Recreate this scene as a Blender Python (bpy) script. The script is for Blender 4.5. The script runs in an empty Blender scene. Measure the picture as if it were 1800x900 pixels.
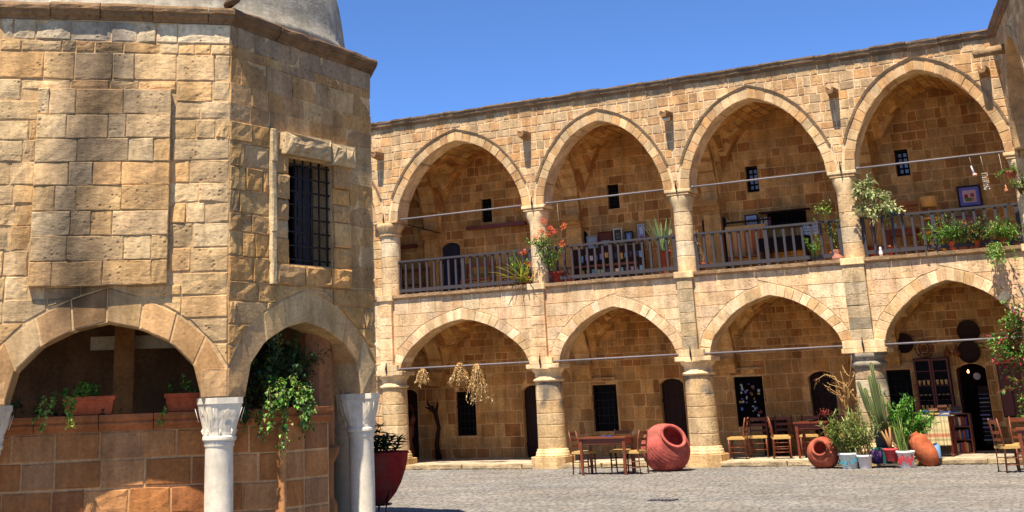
import bpy, bmesh, math, random
from mathutils import Vector, Matrix, noise
from mathutils.geometry import tessellate_polygon
random.seed(7)
R = random.random
def U(a, b): return a + (b - a) * R()
S = bpy.context.scene
COL = S.collection

# ---------------------------------------------------------------- camera
cam = bpy.data.cameras.new('camera'); co = bpy.data.objects.new('camera', cam); COL.objects.link(co)
cam.sensor_width = 36; cam.lens = 2344.54 / 1800 * 36
cam.shift_x = 0.08108; cam.shift_y = -0.27673; cam.clip_start = .1; cam.clip_end = 3000
CR = Vector((0.86574291, 0.49919176, -0.03601101)); CU = Vector((0.18206735, -0.24710085, 0.9517314)); CF = Vector((-0.46619812, 0.83051114, 0.30481233))
m = Matrix((CR, CU, -CF)).transposed().to_4x4(); m.translation = Vector((18.0829, -29.534, 1.6)); co.matrix_world = m
S.camera = co
# ---------------------------------------------------------------- light
SUN = Vector((.02, -.50, 1)).normalized()
w = bpy.data.worlds.new('World'); S.world = w; w.use_nodes = True
nt = w.node_tree; bg = nt.nodes['Background']
sky = nt.nodes.new('ShaderNodeTexSky'); sky.sky_type = 'NISHITA'; sky.sun_disc = False
sky.sun_elevation = math.asin(SUN.z); sky.sun_rotation = math.atan2(SUN.x, SUN.y)
sky.air_density = .5; sky.dust_density = 0; sky.ozone_density = 9; sky.altitude = 2000
hsv = nt.nodes.new('ShaderNodeHueSaturation'); hsv.inputs['Saturation'].default_value = 1.03
nt.links.new(sky.outputs[0], hsv.inputs['Color']); nt.links.new(hsv.outputs[0], bg.inputs[0]); bg.inputs[1].default_value = .15
sl = bpy.data.lights.new('sun', 'SUN'); so = bpy.data.objects.new('sun', sl); COL.objects.link(so)
sl.energy = 5.0; sl.angle = math.radians(.5); sl.color = (1, .92, .80)
so.rotation_euler = SUN.to_track_quat('Z', 'Y').to_euler(); so.location = (0, -20, 30)
S.view_settings.view_transform = 'Standard'; S.view_settings.look = 'None'; S.view_settings.exposure = .9; S.view_settings.gamma = 1
S.cycles.max_bounces = 8; S.cycles.diffuse_bounces = 5

# ---------------------------------------------------------------- materials
def srgb(r, g, b):
    return tuple(((c / 255) / 12.92 if c <= 10 else ((c / 255 + .055) / 1.055) ** 2.4) for c in (r, g, b))
def newmat(name):
    m = bpy.data.materials.new(name); m.use_nodes = True
    n = m.node_tree.nodes; return m, n, m.node_tree.links, n['Principled BSDF']
def mathn(n, l, op, a, b=None):
    x = n.new('ShaderNodeMath'); x.operation = op
    for i, v in enumerate((a, b)):
        if v is None: continue
        if isinstance(v, (int, float)): x.inputs[i].default_value = v
        else: l.new(v, x.inputs[i])
    return x.outputs[0]
def noisen(n, l, co_, scale, detail=4, rough=.6):
    x = n.new('ShaderNodeTexNoise'); x.inputs['Scale'].default_value = scale; x.inputs['Detail'].default_value = detail
    x.inputs['Roughness'].default_value = rough; l.new(co_, x.inputs['Vector']); return x.outputs['Fac']
def ramp(n, l, f, pts):
    x = n.new('ShaderNodeValToRGB'); l.new(f, x.inputs[0]); e = x.color_ramp.elements
    while len(e) < len(pts): e.new(.5)
    for k, (p, c) in enumerate(pts):
        e[k].position = p; e[k].color = (c, c, c, 1) if isinstance(c, (int, float)) else (*c, 1)
    return x.outputs[0]
def mixc(n, l, mode, f, a, b):
    x = n.new('ShaderNodeMix'); x.data_type = 'RGBA'; x.blend_type = mode
    if isinstance(f, (int, float)): x.inputs[0].default_value = f
    else: l.new(f, x.inputs[0])
    for i, v in ((6, a), (7, b)):
        if isinstance(v, tuple): x.inputs[i].default_value = (*v, 1)
        else: l.new(v, x.inputs[i])
    return x.outputs[2]
def pitted(name, bump=.5, dist=.02, pits=.6, fine=22, rough=.92, var=.35, stain=.25, streak=.6):
    """weathered mineral surface; base colour comes per vertex from the attribute 'col'"""
    m, n, l, b = newmat(name)
    g = n.new('ShaderNodeNewGeometry').outputs['Position']
    at = n.new('ShaderNodeAttribute'); at.attribute_name = 'col'
    n1 = noisen(n, l, g, 3.1, 5); n2 = noisen(n, l, g, fine, 6, .7); n3 = noisen(n, l, g, .9, 4)
    c = mixc(n, l, 'MULTIPLY', 1.0, at.outputs['Color'], ramp(n, l, n1, [(.3, 1 - var * .8), (.68, 1 + var * .5)]))
    c = mixc(n, l, 'MULTIPLY', 1.0, c, ramp(n, l, n2, [(.3, 1 - var * .8), (.6, 1.12)]))
    c = mixc(n, l, 'MIX', ramp(n, l, n3, [(.52, 0.), (.72, stain)]), c, srgb(132, 112, 86))
    ms = n.new('ShaderNodeMapping'); ms.inputs['Scale'].default_value = (2.6, 2.6, .35); l.new(g, ms.inputs[0])
    c = mixc(n, l, 'MULTIPLY', streak, c, ramp(n, l, noisen(n, l, ms.outputs[0], 1.6, 5, .65), [(.38, (.62, .58, .52)), (.56, (1.06, 1.05, 1.03))]))
    vo = n.new('ShaderNodeTexVoronoi'); vo.inputs['Scale'].default_value = 15; l.new(g, vo.inputs['Vector'])
    pm = ramp(n, l, noisen(n, l, g, 2.3, 2), [(.47, 0.), (.6, 1.)])
    pit = mathn(n, l, 'MULTIPLY', ramp(n, l, vo.outputs['Distance'], [(.12, 1.), (.3, 0.)]), pm)
    c = mixc(n, l, 'MULTIPLY', mathn(n, l, 'MULTIPLY', pit, pits * .8), c, (.38, .3, .22))
    l.new(c, b.inputs['Base Color']); b.inputs['Roughness'].default_value = rough
    b.inputs['Specular IOR Level'].default_value = .2
    mp = n.new('ShaderNodeMapping'); mp.inputs['Scale'].default_value = (1, 1, 2.6); l.new(g, mp.inputs[0])
    n4 = noisen(n, l, mp.outputs[0], 8, 6, .65)
    h = mathn(n, l, 'ADD', mathn(n, l, 'MULTIPLY', n2, .45), n4)
    h = mathn(n, l, 'SUBTRACT', h, mathn(n, l, 'MULTIPLY', pit, pits))
    bu = n.new('ShaderNodeBump'); bu.inputs['Strength'].default_value = bump; bu.inputs['Distance'].default_value = dist
    l.new(h, bu.inputs['Height']); l.new(bu.outputs[0], b.inputs['Normal'])
    return m
def simple(name, col, rough=.6, metal=0, var=.2, scale=12, bump=0, grain=None, spec=.4):
    m, n, l, b = newmat(name)
    tc = n.new('ShaderNodeNewGeometry').outputs['Position']
    if grain:
        mp = n.new('ShaderNodeMapping'); mp.inputs['Scale'].default_value = grain; l.new(tc, mp.inputs[0]); tc = mp.outputs[0]
    f = noisen(n, l, tc, scale, 5)
    c = mixc(n, l, 'MULTIPLY', 1., col, ramp(n, l, f, [(.3, 1 - var), (.7, 1 + var * .5)]))
    l.new(c, b.inputs['Base Color']); b.inputs['Roughness'].default_value = rough; b.inputs['Metallic'].default_value = metal
    b.inputs['Specular IOR Level'].default_value = spec
    if bump:
        bu = n.new('ShaderNodeBump'); bu.inputs['Strength'].default_value = bump; bu.inputs['Distance'].default_value = .01
        l.new(f, bu.inputs['Height']); l.new(bu.outputs[0], b.inputs['Normal'])
    return m
def leafmat(name):
    m, n, l, b = newmat(name)
    at = n.new('ShaderNodeAttribute'); at.attribute_name = 'col'
    l.new(at.outputs['Color'], b.inputs['Base Color']); b.inputs['Roughness'].default_value = .5
    tr = n.new('ShaderNodeBsdfTranslucent'); l.new(at.outputs['Color'], tr.inputs[0])
    mx = n.new('ShaderNodeMixShader'); mx.inputs[0].default_value = .3
    l.new(b.outputs[0], mx.inputs[1]); l.new(tr.outputs[0], mx.inputs[2]); l.new(mx.outputs[0], n['Material Output'].inputs[0])
    return m
M = dict(
    stone=pitted('weathered_sandstone', .48, .025, .75, stain=.4),
    fine=pitted('dressed_sandstone', .35, .015, .35, 26, var=.3),
    mortar=pitted('lime_mortar', .4, .015, .2, 30),
    marble=pitted('old_marble', .15, .006, .15, 14, .6, var=.18, stain=.1, streak=.3),
    render=pitted('dome_plaster', .4, .02, .3, 9, var=.35, stain=.5),
    cobble=pitted('cobble_stone', .3, .006, .2, 40, var=.22, stain=.25, streak=0),
    clay=pitted('terracotta', .4, .012, .3, 14, .85, var=.42, stain=.45, streak=.4),
    leaf=leafmat('leaf'),
    paint=pitted('vertex_paint', .1, .003, .05, 18, .7, var=.15, stain=.03, streak=0),
    rail=simple('grey_painted_wood', srgb(58, 52, 54), .7, grain=(8, 8, 1), var=.3, bump=.3),
    iron=simple('dark_iron', srgb(46, 42, 42), .55, .6, .3, 30),
    rod=simple('grey_tie_rod', srgb(120, 112, 112), .7, .0, .15, 8),
    wood=simple('brown_wood', srgb(120, 62, 34), .45, grain=(2, 2, 10), var=.4, scale=6),
    dwood=simple('dark_wood', srgb(48, 26, 15), .6, spec=.15, grain=(6, 6, 1), var=.4),
    redwood=simple('red_brown_wood', srgb(112, 48, 26), .5, grain=(6, 6, 1), var=.35),
    wicker=simple('pale_wicker', srgb(206, 158, 92), .7, scale=60, var=.5, bump=.6),
    rush=simple('rush_seat', srgb(200, 160, 92), .8, scale=70, var=.4, bump=.6),
    black=simple('black_or_unlit', srgb(18, 13, 11), .95, spec=.05, var=.3),  # plain black, also standing in for the shade of unlit interiors
    bluedoor=simple('blue_black_door', srgb(38, 40, 58), .6, var=.3, grain=(8, 8, 1)),
    glass=simple('dark_glass', srgb(14, 12, 11), .55, var=.1, spec=.1),
    pane=simple('pale_glass', srgb(120, 150, 180), .15, var=.2, spec=.8),
    white=simple('white_paint', srgb(225, 222, 215), .6, var=.12),
    redpaint=simple('red_paint', srgb(142, 34, 26), .42, var=.25, scale=5),
    teal=simple('teal_plastic', srgb(24, 88, 82), .5),
    soil=simple('soil', srgb(52, 38, 28), 1, var=.4, scale=40, bump=1),
    chrome=simple('lamp_metal', srgb(190, 188, 180), .25, .9, .1),
)
# ---------------------------------------------------------------- mesh builder
class MB:
    def __init__(s): s.v = []; s.f = []; s.c = []; s.sm = []
    def add(s, vs, fs, col=(.5, .5, .5), smooth=False):
        k = len(s.v); s.v += [tuple(v) for v in vs]; s.f += [tuple(i + k for i in f) for f in fs]
        s.c += (list(col) if isinstance(col, list) else [col] * len(vs)); s.sm += [smooth] * len(fs)
    def build(s, name, mat, parent=None, loc=None, kind=None, **kw):
        me = bpy.data.meshes.new(name)
        if loc is not None:
            L = Vector(loc); vs = [tuple(Vector(v) - L) for v in s.v]
        else: vs = s.v
        me.from_pydata(vs, [], s.f)
        a = me.color_attributes.new('col', 'FLOAT_COLOR', 'POINT')
        a.data.foreach_set('color', [x for c in s.c for x in (c[0], c[1], c[2], 1)])
        me.polygons.foreach_set('use_smooth', s.sm)
        me.materials.append(mat)
        o = bpy.data.objects.new(name, me); COL.objects.link(o)
        if parent: o.parent = parent
        if loc is not None: o.location = Vector(loc) - (parent_loc(parent) if parent else Vector())
        elif parent: o.location = -parent_loc(parent)
        if kind: o['kind'] = kind
        for k, v in kw.items(): o[k] = v
        return o
def parent_loc(p):
    L = Vector()
    while p: L += p.location; p = p.parent
    return L
def tag(o, label, cat, group=None):
    o['label'] = label; o['category'] = cat
    if group: o['group'] = group
    return o
def thing(name, loc, label, cat, group=None):
    o = bpy.data.objects.new(name, None); COL.objects.link(o); o.location = loc; o.empty_display_size = .1
    return tag(o, label, cat, group)
def kids(o): return [c for c in ALLCH.get(o.name, [])]
def copy_tree(o, loc, label, rz=None):
    """a copy of a thing with copies of its parts and sub-parts"""
    m = {}
    def rec(x, par):
        c = x.copy(); COL.objects.link(c)
        if par: c.parent = par
        for ch in list(x.children): rec(ch, c)
        return c
    r = rec(o, None); r.location = loc
    if rz is not None: r.rotation_euler = (0, 0, rz)
    r['label'] = label
    return r
# ---------------------------------------------------------------- primitives
def box(mb, c, s, col=(.5, .5, .5), rot=None, ch=0):
    x, y, z = s[0] / 2, s[1] / 2, s[2] / 2; c = Vector(c)
    vs = [Vector((a * x, b * y, d * z)) for a in (-1, 1) for b in (-1, 1) for d in (-1, 1)]
    if rot: vs = [rot @ v for v in vs]
    mb.add([v + c for v in vs], [(0, 1, 3, 2), (4, 6, 7, 5), (0, 4, 5, 1), (2, 3, 7, 6), (0, 2, 6, 4), (1, 5, 7, 3)], col)
def lathe(mb, c, prof, n=20, col=(.5, .5, .5), rot=None, smooth=True, ph=0, jit=0, colf=None):
    c = Vector(c); vs = []; cs = []
    for (r, z) in prof:
        for k in range(n):
            a = 2 * math.pi * k / n + ph
            v = Vector((r * math.cos(a), r * math.sin(a), z))
            if jit:
                q = noise.noise((v + c) * 4) * jit; v.x += v.x / (r + 1e-6) * q; v.y += v.y / (r + 1e-6) * q
            if rot: v = rot @ v
            vs.append(v + c); cs.append(colf(v + c) if colf else col)
    fs = [(i * n + k, i * n + (k + 1) % n, (i + 1) * n + (k + 1) % n, (i + 1) * n + k) for i in range(len(prof) - 1) for k in range(n)]
    fs.append(tuple(reversed(range(n)))); fs.append(tuple((len(prof) - 1) * n + k for k in range(n)))
    mb.add(vs, fs, cs, smooth)
def tube(mb, pts, rad, n=6, col=(.5, .5, .5), cap=True):
    pts = [Vector(p) for p in pts]; vs = []; N = len(pts)
    rs = rad if isinstance(rad, (list, tuple)) else [rad] * N
    up = Vector((0, 0, 1))
    for i, p in enumerate(pts):
        d = (pts[min(i + 1, N - 1)] - pts[max(i - 1, 0)]).normalized()
        a = d.cross(up)
        if a.length < .05: a = d.cross(Vector((1, 0, 0)))
        a.normalize(); b = d.cross(a).normalized()
        for k in range(n):
            t = 2 * math.pi * k / n; vs.append(p + (a * math.cos(t) + b * math.sin(t)) * rs[i])
    fs = [(i * n + k, i * n + (k + 1) % n, (i + 1) * n + (k + 1) % n, (i + 1) * n + k) for i in range(N - 1) for k in range(n)]
    if cap: fs += [tuple(reversed(range(n))), tuple((N - 1) * n + k for k in range(n))]
    mb.add(vs, fs, col, True)
class Frame:
    """a wall plane: u along, v up (world z), w outwards"""
    def __init__(s, O, t):
        s.O = Vector((O[0], O[1], 0)); s.t = Vector((t[0], t[1], 0)).normalized(); s.n = Vector((s.t.y, -s.t.x, 0))
    def __call__(s, u, v, w=0): return s.O + s.t * u + s.n * w + Vector((0, 0, v))
def prism(mb, F, poly, w0, w1, col=(.5, .5, .5), front=True, back=True, holes=()):
    """wall slab from a (u,v) outline with holes, from depth w0 to w1"""
    loops = [poly] + list(holes)
    flat = [p for L in loops for p in L]
    tr = tessellate_polygon([[Vector((p[0], p[1], 0)) for p in L] for L in loops])
    N = len(flat)
    vs = [F(u, v, w1) for u, v in flat] + [F(u, v, w0) for u, v in flat]
    fs = []
    for t in tr:
        a, b, c = [Vector(flat[i]) for i in t]
        if (b - a).cross(c - a) < 0: t = (t[0], t[2], t[1])
        if front: fs.append(tuple(t))
        if back: fs.append((t[0] + N, t[2] + N, t[1] + N))
    k = 0
    for L in loops:
        n = len(L)
        for i in range(n):
            j = (i + 1) % n; fs.append((k + i, k + i + N, k + j + N, k + j))
        k += n
    if isinstance(col, list): col = col * 2
    mb.add(vs, fs, col)
def area(p): return abs(sum(p[i][0] * p[(i + 1) % len(p)][1] - p[(i + 1) % len(p)][0] * p[i][1] for i in range(len(p)))) / 2
def halfclip(p, a, b, keep):
    """clip polygon p by line a->b; keep=+1 left side"""
    dx, dy = b[0] - a[0], b[1] - a[1]
    s = lambda q: keep * (dx * (q[1] - a[1]) - dy * (q[0] - a[0]))
    out = []
    for i in range(len(p)):
        q, r = p[i], p[(i + 1) % len(p)]; sq, sr = s(q), s(r)
        if sq >= 0: out.append(q)
        if (sq >= 0) != (sr >= 0):
            t = sq / (sq - sr); out.append((q[0] + (r[0] - q[0]) * t, q[1] + (r[1] - q[1]) * t))
    return out
def outside(p, hole):
    """largest piece of convex p outside the convex ccw hole"""
    q = p
    for i in range(len(hole)):
        q = halfclip(q, hole[i], hole[(i + 1) % len(hole)], 1)
        if len(q) < 3: return p
    if area(q) < 1e-4: return p
    best = None; ba = 0
    for i in range(len(hole)):
        q = halfclip(p, hole[i], hole[(i + 1) % len(hole)], -1)
        if len(q) > 2 and area(q) > ba: ba = area(q); best = q
    return best
def ccw(p):
    s = sum(p[i][0] * p[(i + 1) % len(p)][1] - p[(i + 1) % len(p)][0] * p[i][1] for i in range(len(p)))
    return p if s > 0 else p[::-1]
def clean(p, e=.012):
    o = []
    for q in p:
        if not o or math.hypot(q[0] - o[-1][0], q[1] - o[-1][1]) > e: o.append(q)
    while len(o) > 2 and math.hypot(o[0][0] - o[-1][0], o[0][1] - o[-1][1]) <= e: o.pop()
    return o
def inset(p, g):
    """shrink a convex polygon by g"""
    n = len(p); out = []
    for i in range(n):
        a, b, c = Vector(p[i - 1]), Vector(p[i]), Vector(p[(i + 1) % n])
        d1 = (b - a).normalized(); d2 = (c - b).normalized()
        n1 = Vector((-d1.y, d1.x)); n2 = Vector((-d2.y, d2.x)); k = 1 + n1.dot(n2)
        out.append(tuple(b + (n1 + n2) * (g / max(k, .45))))
    return out
def vary(c, a=.12, h=.05):
    k = 1 + U(-a, a); e = U(-h, h) * .6; return (c[0] * k * (1 + e), c[1] * k, c[2] * k * (1 - e * 1.6))
def stone(mb, F, poly, w0, w1, col, gap=.008, ch=.012, grid=None, rough=.006, stainf=None, tilt=.004):
    """one masonry block: joint-recessed, chamfered; grid=(nu,nv) gives four-sided blocks an uneven face"""
    p = clean(ccw(list(poly)))
    if len(p) < 3: return False
    p = clean(inset(p, gap))
    if len(p) < 3 or area(p) < .0012: return False
    q = inset(p, ch)
    if area(q) > area(p) or area(q) < .0004: return False
    n = len(p); tu, tv = U(-tilt, tilt), U(-tilt, tilt)
    cx = sum(a for a, b in p) / n; cy = sum(b for a, b in p) / n
    sc = 1 / max(.1, max(a for a, b in p) - min(a for a, b in p))
    W = lambda a, b: w1 + ((a - cx) * tu + (b - cy) * tv) * sc * 2
    vs = [F(a, b, w0) for a, b in p] + [F(a, b, W(a, b) - ch * .8) for a, b in p]
    uv = p + p
    fs = [(i, (i + 1) % n, n + (i + 1) % n, n + i) for i in range(n)]
    if grid and n == 4:
        # start at lowest-left corner
        k0 = min(range(4), key=lambda i: q[i][0] + q[i][1]); q = q[k0:] + q[:k0]; pp = [(k0 + i) % 4 for i in range(4)]
        nu, nv = grid; base = len(vs); G = []
        for j in range(nv + 1):
            for i in range(nu + 1):
                s, t = i / nu, j / nv
                a = (q[0][0] * (1 - s) + q[1][0] * s) * (1 - t) + (q[3][0] * (1 - s) + q[2][0] * s) * t
                b = (q[0][1] * (1 - s) + q[1][1] * s) * (1 - t) + (q[3][1] * (1 - s) + q[2][1] * s) * t
                edge = i in (0, nu) or j in (0, nv)
                r = noise.noise(F(a, b, 0) * 5.3) * rough * 1.3 + U(-1, 1) * rough * .6
                vs.append(F(a, b, W(a, b) + r - (0.3 * ch if edge else 0))); uv = uv + [(a, b)]
        gi = lambda i, j: base + j * (nu + 1) + i
        fs += [(gi(i, j), gi(i + 1, j), gi(i + 1, j + 1), gi(i, j + 1)) for i in range(nu) for j in range(nv)]
        fs.append((n + pp[0], n + pp[1], *[gi(i, 0) for i in range(nu, -1, -1)]))
        fs.append((n + pp[1], n + pp[2], *[gi(nu, j) for j in range(nv, -1, -1)]))
        fs.append((n + pp[2], n + pp[3], *[gi(i, nv) for i in range(0, nu + 1)]))
        fs.append((n + pp[3], n + pp[0], *[gi(0, j) for j in range(0, nv + 1)]))
    else:
        vs += [F(a, b, W(a, b)) for a, b in q]; uv = uv + q
        fs += [(n + i, n + (i + 1) % n, 2 * n + (i + 1) % n, 2 * n + i) for i in range(n)]
        fs.append(tuple(range(2 * n, 3 * n)))
    cs = [tuple(c * s_ for c, s_ in zip(col, stainf(a, b))) for a, b in uv] if stainf else col
    mb.add(vs, fs, cs)
    return True
def courses(u0, u1, v0, v1, rh, sw, holes=(), jog=.0):
    """split a wall area into stones; returns polygons"""
    out = []; v = v0; rows = []
    while v < v1 - .02:
        h = U(*rh)
        if v1 - (v + h) < rh[0] * .6: h = v1 - v
        rows.append((v, min(v + h, v1))); v += h
    for (a, b) in rows:
        u = u0 - U(0, sw[0]) * 0
        first = True
        while u < u1 - .02:
            wd = U(*sw) if R() < .75 else U(sw[0] * .6, sw[0] * 1.1)
            if first: wd *= U(.5, 1); first = False
            if u1 - (u + wd) < sw[0] * .5: wd = u1 - u
            e = min(u + wd, u1)
            j = [U(-jog, jog) for _ in range(4)]
            p = [(u, a + j[0]), (e, a + j[1]), (e + j[2] * .5 * (e < u1), b), (u + j[3] * .5 * (u > u0), b)]
            u = e
            for h in holes:
                if p is None: break
                p = outside(p, h)
            if p and area(p) > .004: out.append(p)
    return out
CAMP = Vector((18.08, -29.53, 1.6))
def lay(parent, items, mat, n=300, name='stone', loose='small_stones'):
    """items = (weight, MB-adder); the n that show largest become objects, the rest one part"""
    items.sort(key=lambda t: -t[0]); rest = MB()
    for k, (wt, fn) in enumerate(items):
        if k < n:
            mb = MB()
            if fn(mb): mb.build(name, mat, parent)
        else: fn(rest)
    if rest.v: rest.build(loose, mat, parent, kind='stuff')
def wt(F, p, vis=1.0):
    c = F(sum(a for a, b in p) / len(p), sum(b for a, b in p) / len(p)); d = (CAMP - c)
    return vis * area(p) * abs(F.n.dot(d.normalized())) / d.length_squared

# ================================================================ ground
GC = srgb(128, 122, 113)
ground = MB(); ground.add([(-150, -150, 0), (150, -150, 0), (150, 150, 0), (-150, 150, 0)], [(0, 1, 2, 3)], srgb(112, 107, 99))
ground = ground.build('ground', M['cobble'], kind='structure')
cob = []
y = -13.5
FG = None
def cobble(mb, x, y, sx, sy, h, col):
    p = [(x - sx * U(.42, .5), y - sy * U(.36, .5)), (x + sx * U(.36, .5), y - sy * U(.42, .5)), (x + sx * U(.42, .5), y + sy * U(.36, .5)), (x - sx * U(.36, .5), y + sy * U(.42, .5))]
    vs = [(a, b, -.01) for a, b in p]; q = [((a - x) * .72 + x, (b - y) * .72 + y) for a, b in p]
    vs += [((a - x) * .97 + x, (b - y) * .97 + y, h * .55) for a, b in p] + [(a, b, h + U(-.003, .003)) for a, b in q]
    mb.add(vs, [(i + o, (i + 1) % 4 + o, (i + 1) % 4 + 4 + o, i + 4 + o) for i in range(4) for o in (0, 4)] + [(8, 9, 10, 11)], col)
    return True
while y < -.12:
    sy = U(.085, .13); x = -1.5 + U(0, .1)
    while x < 17.5:
        sx = U(.09, .19)
        k = U(.82, 1.1) * (1 + .22 * noise.noise(Vector((x * .55, y * .9, 0))) + .15 * noise.noise(Vector((x * 2.1, y * 2.5, 5)))); t = U(-.02, .03) + .05 * noise.noise(Vector((x * .4, y * .5, 9)))
        c = (GC[0] * k * (1 + t), GC[1] * k, GC[2] * k * (1 - t))
        xx, yy = x + sx / 2, y + sy / 2 + U(-.02, .02)
        # keep clear under the pavilion
        d = Vector((xx, yy, 0)) - CAMP; w_ = sx * sy / d.length ** 3
        vis = (xx - 18.08) * .5 - (yy + 29.53) * -.866
        on = (xx > 5.6 + (-.55) * (yy + 11) * .0) and yy > -11
        cob.append((w_ * (1 if on and xx > 6.8 - (yy + 11) * .62 else 0), (lambda mb, a=xx, b=yy, sx=sx, sy=sy, h=U(.003, .009), c=c: cobble(mb, a, b, sx - .012, sy - .012, h, c))))
        x += sx
    y += sy
lay(ground, cob, M['cobble'], 300, 'cobblestone', 'cobbles')
# platform under the arcade with kerb stones
PF = Frame((-4, -.02), (1, 0))
pl = MB(); box(pl, (6, 1.32, .045), (22, 2.6, .14), srgb(186, 168, 138))
pl = pl.build('arcade_pavement', M['fine'], kind='structure')
it = []; u = 0
while u < 20:
    L = U(.5, 1.1)
    p = [(u, 0.0), (u + L, 0.0), (u + L, .115), (u, .115)]
    it.append((1, lambda mb, p=p, a=U(.02, .12): stone(mb, PF, p, -.32, a, vary(srgb(176, 154, 118)), .006, .02, (3, 1), .01)))
    u += L
lay(pl, it, M['stone'], 300, 'kerb_stone')
it = []; y = .34
while y < 2.5:
    dy = U(.4, .6); x = -4
    while x < 15:
        dx = U(.5, .9); FF = None
        def flag(mb, x=x, y=y, dx=dx, dy=dy, h=U(.118, .126), c=vary(srgb(190, 174, 146))):
            g = .008; z0, z1 = .1, h
            mb.add([(x + g, y + g, z0), (x + dx - g, y + g, z0), (x + dx - g, y + dy - g, z0), (x + g, y + dy - g, z0),
                    (x + g * 2, y + g * 2, z1), (x + dx - g * 2, y + g * 2, z1), (x + dx - g * 2, y + dy - g * 2, z1), (x + g * 2, y + dy - g * 2, z1)],
                   [(0, 1, 5, 4), (1, 2, 6, 5), (2, 3, 7, 6), (3, 0, 4, 7), (4, 5, 6, 7)], c); return True
        it.append((1 if x > 0 else 0, flag)); x += dx
    y += dy
lay(pl, it, M['fine'], 200, 'paving_slab', 'paving_slabs')

# ================================================================ arcade building
XC = [-3.75, -.07, 4.15, 7.82, 11.56, 15.15]
UP = [(1, 0), (.985, .13), (.94, .27), (.86, .42), (.73, .6), (.58, .75), (.43, .855), (.3, .92), (.15, .97), (0, 1)]
LOP = [(1, 0), (.985, .1), (.94, .25), (.87, .38), (.78, .5), (.66, .635), (.52, .765), (.37, .865), (.2, .945), (0, 1)]
def arch(c, h, z0, z1, prof, add=0.0):
    """left-to-right arch line, crown in the middle; add = ring thickness outwards"""
    L = [(c - d * h, z0 + t * (z1 - z0)) for d, t in prof]; Rr = [(c + d * h, z0 + t * (z1 - z0)) for d, t in prof[::-1]][1:]
    P = L + Rr
    if not add: return P
    out = []
    for i, p in enumerate(P):
        a = Vector(P[max(i - 1, 0)]); b = Vector(P[min(i + 1, len(P) - 1)]); d = (b - a).normalized(); nn = Vector((-d.y, d.x))
        k = add
        if i == len(prof) - 1: nn = Vector((0, 1)); k = add * 1.12
        out.append((p[0] + nn.x * k, p[1] + nn.y * k))
    out[0] = (P[0][0] - add, P[0][1]); out[-1] = (P[-1][0] + add, P[-1][1])
    return out
def resample(P, n):
    d = [0]
    for i in range(1, len(P)): d.append(d[-1] + math.hypot(P[i][0] - P[i - 1][0], P[i][1] - P[i - 1][1]))
    out = []
    for k in range(n + 1):
        s = d[-1] * k / n; i = 1
        while i < len(d) - 1 and d[i] < s: i += 1
        t = (s - d[i - 1]) / (d[i] - d[i - 1] + 1e-9)
        out.append((P[i - 1][0] + (P[i][0] - P[i - 1][0]) * t, P[i - 1][1] + (P[i][1] - P[i - 1][1]) * t))
    return out
def voussoirs(items, F, inn, out, n, w0, w1, pal, gap=.006, vis=1, keep=None, rough=.008, stainf=None, cham=.012):
    I = resample(inn[:len(inn) // 2 + 1], n); O = resample(out[:len(out) // 2 + 1], n)
    I2 = resample(inn[len(inn) // 2:], n); O2 = resample(out[len(out) // 2:], n)
    for A, B in ((I, O), (I2, O2)):
        for k in range(n):
            p = [A[k], A[k + 1], B[k + 1], B[k]]
            if keep: 
                for (a, b, s) in keep:
                    p = halfclip(p, a, b, s)
                if len(p) < 3: continue
            c = vary(random.choice(pal))
            items.append((wt(F, p, vis), lambda mb, p=p, c=c, d=U(-.006, .008): stone(mb, F, p, w0, w1 + d, c, gap, cham, None, rough, stainf)))
def archwall(F, bays, u0, u1, zb, zt, prof, w0, mb, col):
    """solid wall with open arches; bays=(c,h,zs,zc)"""
    P = [(u0, zt), (u0, zb)]
    for c, h, zs, zc in bays:
        A = arch(c, h, zs, zc, prof)
        P += [(A[0][0], zb)] + ([] if abs(zs - zb) < .01 else [A[0]]) + A[(1 if abs(zs - zb) < .01 else 1):-1] + ([] if abs(zs - zb) < .01 else [A[-1]]) + [(A[-1][0], zb)]
    P += [(u1, zb), (u1, zt)]
    prism(mb, F, P, w0, -.0, col)
ZU, ZL = 6.0, 2.3
UB = [(-1.87, 1.55, ZU, 7.85), (2.08, 1.78, ZU, 7.84), (5.97, 1.53, ZU, 7.84), (9.68, 1.56, ZU, 7.87), (13.37, 1.52, ZU, 7.97)]
LB = [(-1.9, 1.5, ZL, 3.45), (2.04, 1.78, ZL, 3.45), (6.03, 1.44, ZL, 3.49), (9.68, 1.46, ZL, 3.5), (13.38, 1.4, ZL, 3.55)]
FA = Frame((0, 0), (1, 0))
bld = thing('arcade_building', (7.5, 1, 0), 'long two-storey sandstone arcade with pointed arches above and below', 'building')
wl = MB(); MC = srgb(206, 172, 128)
archwall(FA, UB, -3.75, 15.1, ZU, 8.42, UP, -.5, wl, srgb(224, 190, 146))
wl.build('upper_wall', M['mortar'], bld)
wl = MB(); archwall(FA, LB, -3.75, 15.2, ZL, 4.02, LOP, -.5, wl, MC)
wl.build('lower_wall', M['mortar'], bld)
PU = [srgb(*c) for c in ((206, 164, 114), (200, 156, 104), (212, 174, 126), (188, 142, 94), (204, 166, 120), (188, 154, 112), (208, 156, 100))]
PLW = [srgb(*c) for c in ((232, 196, 154), (228, 188, 144), (238, 208, 168), (222, 180, 136), (232, 186, 146), (220, 184, 146))]
def soften(P, k=.14):
    return [tuple((x * (1 - k) + (c[0] * .4 + c[1] * .45 + c[2] * .15) * k) * t for x, t in zip(c, (.985, .995, .93))) for c in P]
PU = soften(PU, .08); PLW = soften(PLW, .03)
SPX = [-.15, 4.1, 7.78, 11.61]
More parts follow.
